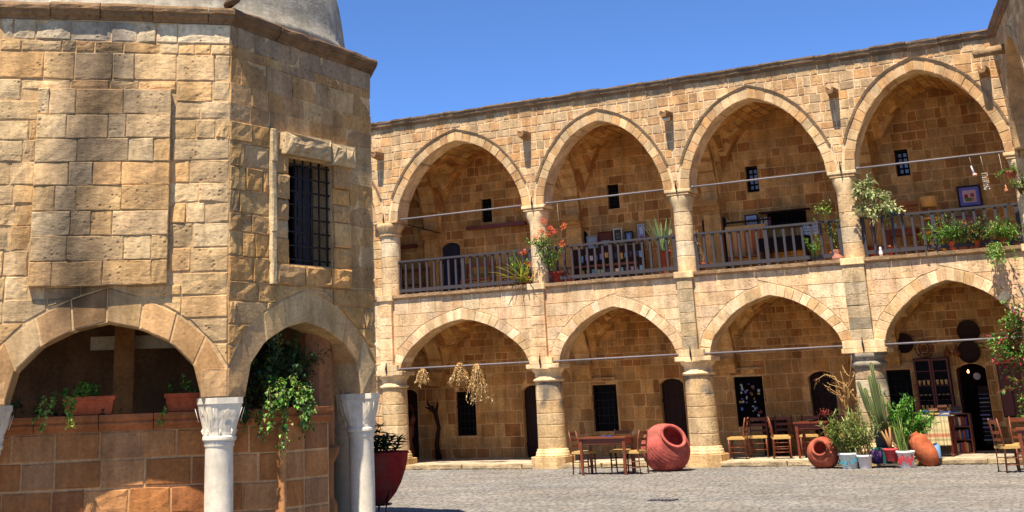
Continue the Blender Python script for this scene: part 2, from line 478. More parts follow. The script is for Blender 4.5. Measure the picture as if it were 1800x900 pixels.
def stain_up(u, v):
    k = 1.0
    g = noise.noise(Vector((u * .9, v * .5, 3))) * .5
    if v > 8.05: k -= .22 * (v - 8.05) / .4 * (1 + g)
    for x in SPX:
        if v < 7.6 and abs(u - x) < .16: k -= .16 * (1 - abs(u - x) / .16) * max(0, 1 - (7.6 - v) / 1.8)
    return (k, k, k * 1.02)
def stain_lo(u, v):
    g = noise.noise(Vector((u * .8, v * 1.2, 9)))
    k = 1 - max(0, g) * .22
    return (k, k, k)
vi = []; si = []
for i, (c, h, zs, zc) in enumerate(UB):
    inn = arch(c, h, zs, zc, UP); out = arch(c, h, zs, zc, UP, .22)
    mid1 = (XC[i] + .0, 0); mid2 = (XC[i + 1] + .0, 0)
    voussoirs(vi, FA, inn, out, 13, -.5, .012, PU, .006, 1 if i else .01, keep=[((XC[i] + .02, 0), (XC[i] + .02, 9), -1), ((XC[i + 1] - .02, 0), (XC[i + 1] - .02, 9), 1)], cham=.008)
for i, (c, h, zs, zc) in enumerate(LB):
    inn = arch(c, h, zs, zc, LOP); out = arch(c, h, zs, zc, LOP, .24)
    voussoirs(vi, FA, inn, out, 12, -.5, .008, PLW + PU[:3], .004, 1 if i else .01, keep=[((XC[i] + .2, 0), (XC[i] + .2, 9), -1), ((XC[i + 1] - .2, 0), (XC[i + 1] - .2, 9), 1)], cham=.008)
lay(bld, vi, M['fine'], 240, 'voussoir', 'far_voussoirs')
holes = [ccw(arch(c, h, zs, zc, UP, .26)) for c, h, zs, zc in UB]
for p in courses(-3.75, 15.08, 6.0, 8.42, (.15, .24), (.17, .38), holes, .012):
    v = sum(b for a, b in p) / len(p); u_ = sum(a for a, b in p) / len(p)
    c = vary(random.choice(PU), .13, .06)
    si.append((wt(FA, p, .05 if u_ < -.2 else 1), lambda mb, p=p, c=c, d=U(.007, .016): stone(mb, FA, p, -.02, d, c, .011, .008, None, stainf=stain_up, tilt=.003)))
holes = [ccw(arch(c, h, zs, zc, LOP, .245)) for c, h, zs, zc in LB]
for i in (1, 2, 3, 4): q_ = .18 if i < 4 else .23; holes.append([(XC[i] - q_, 2.2), (XC[i] + q_, 2.2), (XC[i] + q_, 4.1), (XC[i] - q_, 4.1)])
for p in courses(-3.75, 15.15, 2.3, 4.02, (.235, .3), (.34, .62), holes, .002):
    u_ = sum(a for a, b in p) / len(p)
    c = vary(random.choice(PLW), .09, .04)
    si.append((wt(FA, p, .05 if u_ < -.3 else 1), lambda mb, p=p, c=c, d=U(.006, .011): stone(mb, FA, p, -.02, d, c, .006, .005, None, stainf=stain_lo, tilt=.0015)))
lay(bld, si, M['stone'], 300, 'stone', 'small_stones')
# hood moulds over the upper arches
for i, (c, h, zs, zc) in enumerate(UB):
    P1 = arch(c, h, zs, zc, UP, .225); P2 = arch(c, h, zs, zc, UP, .275); mb = MB()
    P1 = P1[2:-2]; P2 = P2[2:-2]
    P2 = [(min(max(x, XC[i] + .01), XC[i + 1] - .01), z) for x, z in P2]; P1 = [(min(max(x, XC[i] + .0), XC[i + 1] - .0), z) for x, z in P1]
    cc = srgb(150, 124, 92)
    for k in range(len(P1) - 1):
        a, b, c2, d = P1[k], P1[k + 1], P2[k + 1], P2[k]
        vs = [FA(*a, 0), FA(*b, 0), FA(*c2, 0), FA(*d, 0), FA(*a, .028), FA(*b, .028), FA(*c2, .05), FA(*d, .05)]
        mb.add(vs, [(0, 1, 5, 4), (2, 3, 7, 6), (4, 5, 6, 7)], cc)
    mb.build('hood_mould', M['stone'], bld)
# moulded runs in blocks
def run(items, F, prof, cuts, col, mitre=(0, 0), jit=.006, vis=1, rnd=.1):
    """prof = (w,v) outline; cuts = u positions; mitre = tan at both ends"""
    n = len(prof)
    for k in range(len(cuts) - 1):
        a, b = cuts[k] + (.004 if k else 0), cuts[k + 1] - (.004 if k < len(cuts) - 2 else 0)
        dz, dw = U(-jit, jit), U(-jit, jit)
        def fn(mb, a=a, b=b, k=k, dz=dz, dw=dw, c=vary(col, rnd, .04)):
            m0 = mitre[0] if k == 0 else 0; m1 = mitre[1] if k == len(cuts) - 2 else 0
            S_ = 4; vs = []; cs = []
            for s in range(S_ + 1):
                for (w_, v_) in prof:
                    ua = a - w_ * m0; ub = b + w_ * m1; u_ = ua + (ub - ua) * s / S_
                    e = 0 if s in (0, S_) else U(-jit, jit) * .6
                    vs.append(F(u_, v_ + dz * (m0 == 0 and m1 == 0) + e, w_ + dw * (m0 == 0 and m1 == 0) + e)); cs.append(c)
            fs = [(s * n + i, (s + 1) * n + i, (s + 1) * n + (i + 1) % n, s * n + (i + 1) % n) for s in range(S_) for i in range(n)]
            fs += [tuple(range(n)), tuple(S_ * n + i for i in reversed(range(n)))]
            mb.add(vs, fs, cs); return True
        items.append((vis, fn))
def rect(a, b, c, d): return [(a, c), (b, c), (b, d), (a, d)]
def cutlist(a, b, lo, hi):
    o = [a]
    while o[-1] < b - hi: o.append(o[-1] + U(lo, hi))
    o.append(b); return o
ci = []
cprof = [(-.1, 8.40), (.03, 8.40), (.05, 8.44), (.10, 8.46), (.12, 8.53), (.14, 8.55), (.14, 8.585), (-.1, 8.60)]
run(ci, FA, cprof, cutlist(-3.75, 15.0, .4, .95), srgb(132, 108, 82), jit=.014, rnd=.2)
lay(bld, ci, M['stone'], 300, 'cornice_stone')
ci = []
lprof = [(-.55, 4.02), (.02, 4.02), (.05, 4.05), (.09, 4.06), (.10, 4.13), (-.55, 4.135)]
for i in range(5):
    run(ci, FA, lprof, cutlist(XC[i] + (.21 if i else 0), XC[i + 1] - .21, .5, .9), srgb(176, 142, 104))
lay(bld, ci, M['stone'], 300, 'ledge_stone')
# roof and upper floor
mb = MB(); box(mb, (5.7, 2.6, 8.5), (19, 5.1, .16), srgb(170, 150, 120)); mb.build('roof', M['mortar'], bld)
mb = MB(); box(mb, (5.65, 1.5, 4.03), (18.9, 1.99, .16), srgb(200, 172, 132)); mb.build('gallery_floor', M['fine'], bld)
# columns
def drum(mb, x, y, z0, z1, r0, r1, col, n=24, grey=None):
    c = vary(col, .04, .02)
    f = lambda v: c
    if grey:
        f = lambda v: tuple(a * (1 - g_) + b * g_ for a, b in zip(c, srgb(128, 118, 104)) for g_ in [max(0, min(1, grey(v)))])
    lathe(mb, (x, y, 0), [(r0 - .01, z0 + .001), (r0 - .001, z0 + .006), (r0, z0 + .02), (r0, z0 + .05), (r1, z1 - .05), (r1, z1 - .02), (r1 - .001, z1 - .006), (r1 - .01, z1 - .001)], n, c, jit=.008, colf=f)
def rblock(mb, x, y, z0, z1, sx, sy, col, c=.03, bev=.2):
    """squared block with chamfered corners"""
    hx, hy = sx / 2, sy / 2; b = bev * min(sx, sy)
    P = [(-hx + b, -hy), (hx - b, -hy), (hx, -hy + b), (hx, hy - b), (hx - b, hy), (-hx + b, hy), (-hx, hy - b), (-hx, -hy + b)]
    rings = [(z0, 1 - c), (z0 + c * .4, 1), (z1 - c * .4, 1), (z1, 1 - c)]
    vs = [(x + a * k, y + b_ * k, z) for z, k in rings for a, b_ in P]
    fs = [(i * 8 + k, i * 8 + (k + 1) % 8, i * 8 + 8 + (k + 1) % 8, i * 8 + 8 + k) for i in range(3) for k in range(8)] + [tuple(reversed(range(8))), tuple(range(24, 32))]
    mb.add(vs, fs, col)
CC = srgb(226, 194, 146)
for i in range(0, 6):
    x = XC[i]; yc = .25
    # upper
    if i < 5 or True:
        ru = .25 if i == 1 else .215
        mb = MB(); cl = vary(srgb(208, 172, 124))
        if i == 1:
            lathe(mb, (x, yc, 0), [(ru + .02, 5.62), (ru + .05, 5.66), (ru + .02, 5.70), (ru + .03, 5.74), (ru + .12, 5.86), (ru + .12, 5.93), (ru + .1, 5.95)], 18, cl)
            rblock(mb, x, yc, 5.945, 6.0, .74, .6, cl, .02, .04)
        else:
            # cushion capital: square above, round below
            vs = []; N = 24
            for z, k in ((5.50, 0), (5.56, .08), (5.63, .35), (5.72, .75), (5.82, 1), (5.86, 1)):
                for q in range(N):
                    a = 2 * math.pi * q / N; ca, sa = math.cos(a), math.sin(a)
                    rr = ru * 1.0; sq = .255 / max(abs(ca), abs(sa)); sq = min(sq, .31)
                    r_ = rr + (sq - rr) * k; vs.append((x + r_ * ca, yc + r_ * sa, z))
            mb.add(vs, [(a * N + q, a * N + (q + 1) % N, a * N + N + (q + 1) % N, a * N + N + q) for a in range(5) for q in range(N)] + [tuple(5 * N + q for q in range(N))], vary(CC), True)
            rblock(mb, x, yc, 5.86, 5.90, .55, .54, cl, .03, .03); rblock(mb, x, yc, 5.90, 5.925, .51, .52, cl, .0, .03); rblock(mb, x, yc, 5.925, 6.0, .62, .58, vary(CC), .03, .03)
        colo = mb.build('column', M['fine'], bld)
        mb = MB(); rblock(mb, x, yc - .04, 4.0, 4.14, .46 if i < 4 else .5, .7, vary(CC), .02, .04); mb.build('plinth', M['fine'], colo)
        dcol = vary(srgb(214, 182, 138), .04, .02); z = 4.135; zt_ = 5.5 if i != 1 else 5.62
        lathe_r = ru
        while z < zt_ - .02:
            h = U(.26, .42)
            if zt_ - z - h < .15: h = zt_ - z
            mb = MB(); drum(mb, x, yc, z, z + h, ru + .012 - .012 * (z - 4.1), ru + .012 - .012 * (z + h - 4.1), random.choice([dcol, dcol, srgb(220, 196, 158)]))
            mb.build('drum', M['stone'], colo); z += h
        if False:
            mb = MB(); lathe(mb, (x, yc, 0), [(ru + .06, 4.12), (ru + .06, 4.2), (ru + .02, 4.24)], 18, vary(CC)); mb.build('base', M['fine'], colo)
    # pilaster between storeys
    if i in (1, 2, 3, 4):
        z = 2.43 if i > 1 else 2.3; pw = .36 if i < 4 else .46
        colp = PLW if i in (1, 2) else [srgb(180, 158, 124), srgb(196, 170, 130), srgb(160, 142, 114), srgb(216, 186, 140)]
        mb = MB(); rblock(mb, x + .01, -.03, 2.3, 2.45, .58 if i < 4 else .86, .16, vary(CC), .02, .02)
        pil = mb.build('pilaster', M['fine'], bld)
        while z < 4.0:
            h = U(.2, .3)
            if 4.02 - z - h < .12: h = 4.02 - z
            p = [(x - pw / 2, z), (x + pw / 2, z), (x + pw / 2, z + h), (x - pw / 2, z + h)]
            mb = MB(); stone(mb, FA, p, -.1, .1 + U(-.004, .006), vary(random.choice(colp)), .003, .010, (3, 2), .006); mb.build('stone', M['stone'], pil); z += h
    # lower
    xl = x + (.02 if i in (2, 3) else 0)
    mb = MB(); cl = vary(CC)
    if i == 4:
        rblock(mb, xl, yc, 2.2, 2.3, .92, .72, cl, .03, .03)
        lathe(mb, (xl, yc, 0), [(.30, 1.86), (.31, 1.9), (.36, 1.93), (.38, 1.98), (.36, 2.02), (.31, 2.05), (.36, 2.1), (.40, 2.2)], 20, srgb(150, 138, 118))
    else:
        rblock(mb, xl, yc, 2.2, 2.3, .84, .72, cl, .03, .06); lathe(mb, (xl, yc, 0), [(.30, 1.90), (.36, 1.915), (.37, 1.94), (.36, 1.965), (.315, 1.985), (.32, 2.1), (.36, 2.13), (.375, 2.17), (.40, 2.19), (.40, 2.2)], 20, cl)
    colo = mb.build('column', M['fine'], bld)
    z = .42
    while z < 1.89:
        h = U(.22, .36)
        if 1.9 - z - h < .15: h = 1.9 - z
        mb = MB(); g = (lambda v: .9 * (noise.noise(v * 2.2 + Vector((5, 0, 0))) > .1) * (v.z > 1.4)) if i > 1 else None
        pal = [srgb(212, 180, 134), srgb(206, 172, 124), srgb(216, 186, 142)] if i < 4 else [srgb(205, 180, 140), srgb(190, 160, 122), srgb(215, 195, 160)]
        drum(mb, xl, yc, z, z + h, .335 - .02 * z / 2, .335 - .02 * (z + h) / 2, random.choice(pal), grey=g); mb.build('drum', M['stone'], colo); z += h
    mb = MB(); rblock(mb, xl, yc, -.02, .26, .86, .86, vary(srgb(205, 170, 120)), .02, .18)
    lathe(mb, (xl, yc, 0), [(.41, .26), (.40, .3), (.385, .31), (.395, .34), (.38, .37), (.36, .38), (.37, .41), (.34, .43)], 20, vary(CC)); mb.build('base', M['stone'], colo)
si = []
FL = Frame((-3.7, .12), (1, 0))
for z0_, z1_, rh_, sw_ in ((.1, 2.3, (.25, .32), (.3, .6)), (4.14, 6.0, (.2, .26), (.25, .45))):
    for p in courses(0, 3.45, z0_, z1_, rh_, sw_, (), .006): si.append((0, lambda mb, p=p, c=vary(random.choice(PU)): stone(mb, FL, p, -.02, U(.006, .014), c)))
mb = MB(); prism(mb, FL, rect(0, 3.45, .1, 8.2), -.2, 0, MC); prism(mb, FL, rect(0, 3.45, 2.3, 4.0), .0, .012, PLW[0]); prism(mb, FL, rect(0, 3.45, 6.0, 8.0), .0, .012, PU[0]); mb.build('blind_bay', M['mortar'], bld)
mb = MB()
for _, fn in si: fn(mb)
mb.build('blind_bay_stones', M['stone'], bld, kind='stuff')
# tie rods + anchor pins
for lev, z in ((0, 6.04), (1, 2.36)):
    for i in range(5):
        xa, xb = XC[i] + .28, XC[i + 1] - .28
        mb = MB(); tube(mb, [(xa, -.02 if lev else .1, z - .01), (xb, -.02 if lev else .1, z)], .02, 8); tube(mb, [(xa, -.02 if lev else .1, z - .012), (xa + .07, -.02 if lev else .1, z - .01)], .035, 8)
        mb.build('tie_rod', M['rod'], bld)
        mb = MB(); y_ = -.09 if lev else -.09
        tube(mb, [(XC[i + 1], -.12 if lev else -.07, z - .16), (XC[i + 1] + .01, -.16 if lev else -.1, z), (XC[i + 1], -.12 if lev else -.07, z + .16)], [.008, .022, .006], 6); mb.build('anchor_pin', M['iron'], bld)
# spouts
for x in SPX + [14.75]:
    mb = MB(); z = 7.72; cl = vary(srgb(150, 116, 80))
    vs = []
    for y_, k in ((.0, 1.15), (-.2, 1), (-.38, .8)):
        vs += [(x - .1 * k, y_, z - .02), (x - .07 * k, y_, z - .1 * k), (x + .07 * k, y_, z - .1 * k), (x + .1 * k, y_, z - .02), (x + .1 * k, y_, z + .06), (x + .05, y_, z + .07 - .0), (x + .04, y_, z), (x - .04, y_, z), (x - .05, y_, z + .07), (x - .1 * k, y_, z + .06)]
    mb.add(vs, [(a * 10 + k, a * 10 + 10 + k, a * 10 + 10 + (k + 1) % 10, a * 10 + (k + 1) % 10) for a in range(2) for k in range(10)] + [tuple(range(20, 30))], cl)
    mb.build('water_spout', M['stone'], bld)

# ================================================================ gallery back wall
DB = 2.5
FB = Frame((0, DB), (1, 0))
bw = thing('gallery_back_wall', (7.5, DB, 0), 'shaded inner wall of the arcade with doors and small windows', 'wall')
def archtop(u0, u1, z0, z1, rise):
    P = [(u0, z0), (u1, z0)]
    for k in range(9):
        a = k / 8; x = u1 + (u0 - u1) * a; P.append((x, z1 - rise + rise * math.sin(math.pi * a) ** .6 if 0 < a < 1 else z1 - rise))
    return P
DO = [  # u0,u1,z0,z1,kind
    (.12, .74, 4.11, 5.63, 'door'), (3.88, 4.46, 4.11, 5.63, 'door'), (7.5, 8.12, 4.11, 5.65, 'door'),
    (1.43, 1.75, 6.06, 6.69, 'win'), (5.08, 5.40, 6.06, 6.68, 'win'), (8.71, 9.02, 6.10, 6.74, 'pane'), (12.24, 12.55, 6.10, 6.72, 'pane'),
    (-1.28, -.74, .13, 1.88, 'door'), (2.35, 2.95, .13, 1.86, 'door'), (6.06, 6.66, .13, 1.88, 'door'), (9.66, 10.25, .13, 1.9, 'door'), (12.88, 13.5, .13, 1.93, 'open'),
    (.40, 1.0, .68, 1.77, 'bars'), (4.27, 4.93, .71, 1.80, 'bars'), (7.91, 8.59, .74, 1.85, 'poster'), (11.31, 11.93, .8, 1.86, 'win'), (13.72, 14.2, .8, 1.9, 'shutter'),
    (-2.2, -1.6, 4.11, 5.6, 'door')]
hs = []
for u0, u1, z0, z1, k in DO:
    hs.append(archtop(u0, u1, z0, z1, .12) if k in ('door', 'open') else rect(u0, u1, z0, z1))
mb = MB(); MI = srgb(218, 170, 108)
prism(mb, FB, rect(-4, 15.4, .1, 8.4), -.35, 0, MI, holes=hs); mb.build('wall', M['mortar'], bw)
mb = MB(); box(mb, (5.7, DB + 1.2, 4.2), (19.4, 1.6, 8.2), srgb(40, 32, 26)); mb.build('unlit_room_block', M['black'], bw)  # solid near-black block for the unlit rooms; also stops light leaking through
PI_ = [srgb(*c) for c in ((200, 148, 84), (192, 138, 76), (208, 156, 90), (182, 128, 68), (198, 148, 86), (188, 138, 80), (172, 114, 60))]  # gallery stone made warmer and deeper: shade and bounced light put into the colour
it = []
hp = [ccw([(a - .01 if i in () else a, b) for a, b in h]) for i, h in enumerate(hs)]
def bstone(p, vis):
    c = vary(random.choice(PI_), .12, .05)
    u_ = sum(a for a, b in p) / len(p)
    if u_ < -.6: vis *= .05
    it.append((wt(FB, p, vis), lambda mb, p=p, c=c, d=U(.003, .012): stone(mb, FB, p, -.01, d, c, .011, .008)))
for p in courses(-4, 15.2, 4.11, 8.3, (.2, .27), (.22, .46), hp, .008): bstone(p, .9)
for p in courses(-4, 15.2, .13, 2.2, (.22, .32), (.26, .52), hp, .008): bstone(p, 1)
for p in courses(-4, 15.2, 2.2, 3.75, (.15, .2), (.16, .34), (), .008): bstone(p, 1)
lay(bw, it, M['stone'], 300, 'stone', 'small_stones')
for u0, u1, z0, z1, k in DO:
    cx, w_, h_ = (u0 + u1) / 2, u1 - u0, z1 - z0
    y1 = DB + .16
    if k == 'door':
        mat = M['bluedoor'] if z0 > 3 else M['dwood']
        mb = MB(); nb = 4
        for q in range(nb):
            a = u0 + w_ * q / nb + .004; b = u0 + w_ * (q + 1) / nb - .004
            box(mb, ((a + b) / 2, y1, (z0 + z1) / 2), (b - a, .04, h_))
        for z_ in (z0 + .3, z1 - .5): box(mb, (cx, y1 - .03, z_), (w_, .03, .09))
        d = mb.build('door', mat, bw); mb = MB(); tube(mb, [(u1 - .1, y1 - .07, z0 + .8), (u1 - .1, y1 - .07, z0 + .92)], .012, 6); mb.build('handle', M['iron'], d)
    elif k == 'open':
        mb = MB(); box(mb, (u0 + .03, DB + .25, (z0 + z1) / 2), (.05, .3, h_ - .1)); mb.build('door', M['dwood'], bw)
        # near-black sheet stands in for the shade inside the shop
        mb = MB(); box(mb, (cx, DB + .36, (z0 + z1) / 2), (w_, .02, h_)); mb.build('unlit_shop_sheet', M['black'], bw)
    elif k in ('win', 'pane', 'bars', 'poster', 'shutter'):
        mb = MB(); box(mb, (cx, DB + .2, (z0 + z1) / 2), (w_, .02, h_)); p_ = mb.build('window', M['glass'], bw)
        mb = MB(); t = .035
        for a, b in ((u0 + t / 2, t), (u1 - t / 2, t)): box(mb, (a, DB + .13, (z0 + z1) / 2), (b, .05, h_))
        for z_ in (z0 + t / 2, z1 - t / 2): box(mb, (cx, DB + .13, z_), (w_ - 2 * t, .05, t))
        mb.build('frame', M['dwood'], p_)
        if k == 'pane':
            nx, nz = 2, 4
            for a in range(nx):
                for b in range(nz):
                    mb = MB(); box(mb, (u0 + w_ * (.32 + .36 * a), DB + .17, z0 + h_ * (.2 + .2 * b)), (w_ * .22, .015, h_ * .13)); mb.build('pane', M['pane'], p_)
        if k in ('bars', 'win'):
            mb = MB()
            for q in range(1, 5): tube(mb, [(u0 + w_ * q / 5, DB + .06, z0), (u0 + w_ * q / 5, DB + .06, z1)], .009, 5)
            for q in range(1, 6): tube(mb, [(u0, DB + .055, z0 + h_ * q / 6), (u1, DB + .055, z0 + h_ * q / 6)], .009, 5)
            mb.build('bars', M['iron'], p_)
        if k == 'shutter':
            for q in range(2):
                mb = MB(); box(mb, (u0 + w_ * (.25 + .5 * q), DB + .08, (z0 + z1) / 2), (w_ * .47, .03, h_ - .05)); mb.build('shutter', M['redwood'], p_)
# lintel lines and corbels, ribs, vaults
for x0, x1, z in ((4.08, 4.95, 1.95), (7.9, 8.65, 2.03), (11.25, 12.1, 1.95)):
    mb = MB(); box(mb, ((x0 + x1) / 2, DB - .02, z), (x1 - x0, .09, .04 if x0 < 11 else .12), srgb(190, 150, 104)); mb.build('lintel', M['fine'], bw)
def hprof(prof, t):
    """height fraction at |t| in 0..1 of half span"""
    t = min(1, abs(t))
    for k in range(len(prof) - 1):
        (a, za), (b, zb) = prof[k], prof[k + 1]
        if b <= t <= a: return zb + (za - zb) * (t - b) / (a - b + 1e-9)
    return 0
for lev, (z0, zc, prof, BB) in enumerate(((6.0, 8.02, UP, UB), (2.3, 3.68, LOP, LB))):
    rise2 = (7.75 if lev == 0 else 3.55) - z0
    for i in range(5):
        xa, xb = XC[i] + .2, XC[i + 1] - .2; cx = (xa + xb) / 2; hx = (xb - xa) / 2; ya, yb = .5, 2.5; cy, hy = 1.5, 1.0
        def zz(x, y):
            return max(z0 + (zc - z0) * hprof(prof, (x - cx) / hx), z0 + rise2 * hprof(prof, (y - cy) / hy))
        bk = MB(); st = MB(); NX, NY = 20, 8
        P = [[Vector((xa + (xb - xa) * a / NX, ya + (yb - ya) * b / NY, 0)) for b in range(NY + 1)] for a in range(NX + 1)]
        for row in P:
            for v in row: v.z = zz(v.x, v.y) + .015
        bk.add([v for r_ in P for v in r_], [(a * (NY + 1) + b, a * (NY + 1) + b + 1, (a + 1) * (NY + 1) + b + 1, (a + 1) * (NY + 1) + b) for a in range(NX) for b in range(NY)], MI)
        bk.build('vault', M['mortar'], bld)
        for a in range(NX):
            b = 0.
            while b < NY - .05:
                e = min(NY, b + U(.9, 1.7))
                q = []
                xl_, xr_ = xa + (xb - xa) * a / NX, xa + (xb - xa) * (a + 1) / NX; y0_, y1_ = ya + (yb - ya) * b / NY, ya + (yb - ya) * e / NY
                g = .008; q = [Vector((x_, y_, zz(x_, y_))) for x_, y_ in ((xl_ + g, y0_ + g), (xr_ - g, y0_ + g), (xr_ - g, y1_ - g), (xl_ + g, y1_ - g))]
                dn = Vector((0, 0, -U(.008, .02))); ce = sum(q, Vector()) / 4
                st.add(q + [v + (ce - v) * .08 + dn for v in q], [(0, 1, 5, 4), (1, 2, 6, 5), (2, 3, 7, 6), (3, 0, 4, 7), (4, 5, 6, 7)], vary(random.choice(PI_)))
                b = e
        st.build('vault_stones', M['stone'], bld, kind='stuff')
    for i in range(0, 6):
        FR = Frame((XC[i] + .19, .5), (0, 1))  # facing +x
        # intrados of the transverse rib, from the column to the corbel
        pr = [(1.0 + d * -.86, z0 + t * (rise2 - .14)) for d, t in prof] + [(1.0 + d * .86, z0 + t * (rise2 - .14)) for d, t in prof[::-1]][1:]
        zt_ = zc + .12
        poly = [(0, zt_), (0, z0 - .02), (.14, z0 - .02)] + pr[1:-1] + [(1.86, z0 - .02), (2.0, z0 - .02), (2.0, zt_)]
        mb = MB(); prism(mb, FR, poly, -.38, 0, MI); rb = mb.build('transverse_arch', M['mortar'], bld)
        out = [(u_, v_ + .0) for u_, v_ in pr]; P2 = []
        for k, p in enumerate(pr):
            d = (Vector(pr[min(k + 1, len(pr) - 1)]) - Vector(pr[max(k - 1, 0)])).normalized(); P2.append((p[0] - d.y * .2, p[1] + d.x * .2))
        si2 = []; voussoirs(si2, FR, pr, P2, 7, -.4, .012, PI_[:5], .005)
        st = MB()
        for _, fn in si2: fn(st)
        st.build('rib_stones', M['stone'], rb, kind='stuff')
        mb = MB()
        zb_ = z0 - .02
        for k, (hh, dd) in enumerate(((.14, .3), (.1, .22), (.1, .14))):
            box(mb, (XC[i], DB - dd / 2, zb_ - hh / 2), (.46 - .03 * k, dd, hh), vary(PI_[0])); zb_ -= hh
        if lev == 0: box(mb, (XC[i], DB - .08, (4.11 + zb_) / 2), (.42, .16, zb_ - 4.11), vary(PI_[2]))
        mb.build('corbel', M['stone'], bld)

# ================================================================ right wing (turns towards the viewer)
WD = Vector((.225, -.974)).normalized()
FW = Frame((15.06, 0.0), (WD.x, WD.y)); FW.n = Vector((-abs(WD.y), -abs(WD.x) * 1, 0)).normalized()
FW.n = Vector((WD.y, -WD.x, 0)).normalized()
# outward side must face the courtyard (-x)
if FW.n.x > 0: FW.n = -FW.n
wing = thing('wing_building', (16, -3, 0), 'side wing of the arcade closing the courtyard, in half shade', 'building')
WB = [(1.95, 1.6, ZU, 7.95), (5.7, 1.6, ZU, 7.95)]; WL = [(1.95, 1.55, ZL, 3.55), (5.7, 1.55, ZL, 3.55)]
mb = MB(); archwall(FW, WB, 0, 7.6, ZU, 8.42, UP, -.5, mb, srgb(190, 156, 112)); mb.build('upper_wall', M['mortar'], wing)
mb = MB(); archwall(FW, WL, 0, 7.6, ZL, 4.02, LOP, -.5, mb, MC); mb.build('lower_wall', M['mortar'], wing)
vi = []; si = []
for (c, h, zs, zc) in WB: voussoirs(vi, FW, arch(c, h, zs, zc, UP), arch(c, h, zs, zc, UP, .22), 13, -.5, .02, PU, .005)
for (c, h, zs, zc) in WL: voussoirs(vi, FW, arch(c, h, zs, zc, LOP), arch(c, h, zs, zc, LOP, .24), 12, -.5, .02, PLW, .005)
lay(wing, vi, M['fine'], 300, 'voussoir')
for p in courses(0.02, 7.6, 6.0, 8.42, (.17, .235), (.2, .42), [ccw(arch(c, h, zs, zc, UP, .225)) for c, h, zs, zc in WB], .008):
    si.append((wt(FW, p), lambda mb, p=p, c=vary(random.choice(PU)), d=U(.005, .018): stone(mb, FW, p, -.02, d, c, .009, .012)))
for p in courses(0.02, 7.6, 2.3, 4.02, (.235, .3), (.34, .62), [ccw(arch(c, h, zs, zc, LOP, .245)) for c, h, zs, zc in WL], .003):
    si.append((wt(FW, p), lambda mb, p=p, c=vary(random.choice(PLW)), d=U(.005, .012): stone(mb, FW, p, -.02, d, c, .005, .008)))
lay(wing, si, M['stone'], 200, 'stone', 'small_stones')
ci = []; run(ci, FW, cprof, cutlist(0.0, 7.6, .55, 1.0), srgb(132, 104, 78)); lay(wing, ci, M['stone'], 300, 'cornice_stone')
ci = []; run(ci, FW, lprof, cutlist(.3, 7.6, .5, .9), srgb(170, 136, 100)); lay(wing, ci, M['stone'], 300, 'ledge_stone')
for k in (1, 2):
    q = FW(3.82 * k - .0, 0, -.25)
    mb = MB(); drum(mb, q.x, q.y, 4.13, 5.6, .22, .21, CC); lathe(mb, (q.x, q.y, 0), [(.21, 5.58), (.25, 5.65), (.38, 5.9), (.38, 6.0)], 16, CC); mb.build('column', M['fine'], wing)
    mb = MB(); drum(mb, q.x, q.y, .3, 2.2, .33, .31, CC); rblock(mb, q.x, q.y, -.02, .32, .84, .84, CC, .02, .18); rblock(mb, q.x, q.y, 2.15, 2.3, .84, .7, CC); mb.build('column', M['fine'], wing)
mb = MB(); prism(mb, FW, rect(0.3, 7.6, .1, 8.4), -3.2, -2.9, MI); mb.build('inner_wall', M['mortar'], wing)
mb = MB(); prism(mb, FW, rect(0, 7.6, 8.42, 8.56), -3.3, .0, MI); prism(mb, FW, rect(.0, 7.6, 3.96, 4.1), -2.9, -.5, MI); mb.build('floors', M['mortar'], wing)
mb = MB(); a = FW(1.35, 7.86, 0); b = FW(1.35, 7.80, .62)
tube(mb, [a, b], [.1, .085], 8, vary(srgb(170, 138, 100))); mb.build('water_spout', M['stone'], wing)

# ================================================================ pavilion (octagonal kiosk on marble columns)
PSI = 0.6789; KS = 2.5; KB = Vector((8.9816, -17.9549, 0)); KC = Vector((6.1138, -16.3911, 0)); KR = (KB - KC).length
def kdir(a): return Vector((math.cos(a), math.sin(a), 0))
KV = []
a0 = math.atan2(KB.y - KC.y, KB.x - KC.x)
for k in range(8): KV.append(KC + kdir(a0 + (k - 1) * math.pi / 4) * KR)   # 0=A 1=B 2=C 3=D ...
SAG = [-.02, .04, .17, .17, .12, .06, 0, -.02]
class SagFrame(Frame):
    """a face of the pavilion whose top courses have settled unevenly"""
    sag = (0, 0)
    def __call__(s, u, v, w=0):
        d = s.sag[0] + (s.sag[1] - s.sag[0]) * u / 2.5
        return Frame.__call__(s, u, v - d * max(0, min(1, (v - 4.6) / .9)), w)
KF = [SagFrame(KV[k], KV[(k + 1) % 8] - KV[k]) for k in range(8)]
for k in range(8): KF[k].sag = (SAG[k], SAG[(k + 1) % 8])
kio = thing('domed_pavilion', (KC.x, KC.y, 0), 'octagonal domed stone pavilion raised on white marble columns', 'pavilion')
KI = [(1.0, 0), (.985, .18), (.94, .36), (.86, .52), (.74, .66), (.6, .775), (.46, .86), (.3, .925), (.15, .965), (0, 1)]
KT = .4; ZC, ZT = 1.70, 5.80
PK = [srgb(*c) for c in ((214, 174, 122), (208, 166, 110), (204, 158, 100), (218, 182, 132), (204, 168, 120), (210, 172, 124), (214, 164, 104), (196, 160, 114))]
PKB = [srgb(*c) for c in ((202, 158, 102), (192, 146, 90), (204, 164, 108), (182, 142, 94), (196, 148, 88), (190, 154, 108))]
PK = soften(PK, .1)
PKV = [srgb(*c) for c in ((194, 152, 104), (184, 142, 94), (200, 160, 114))]
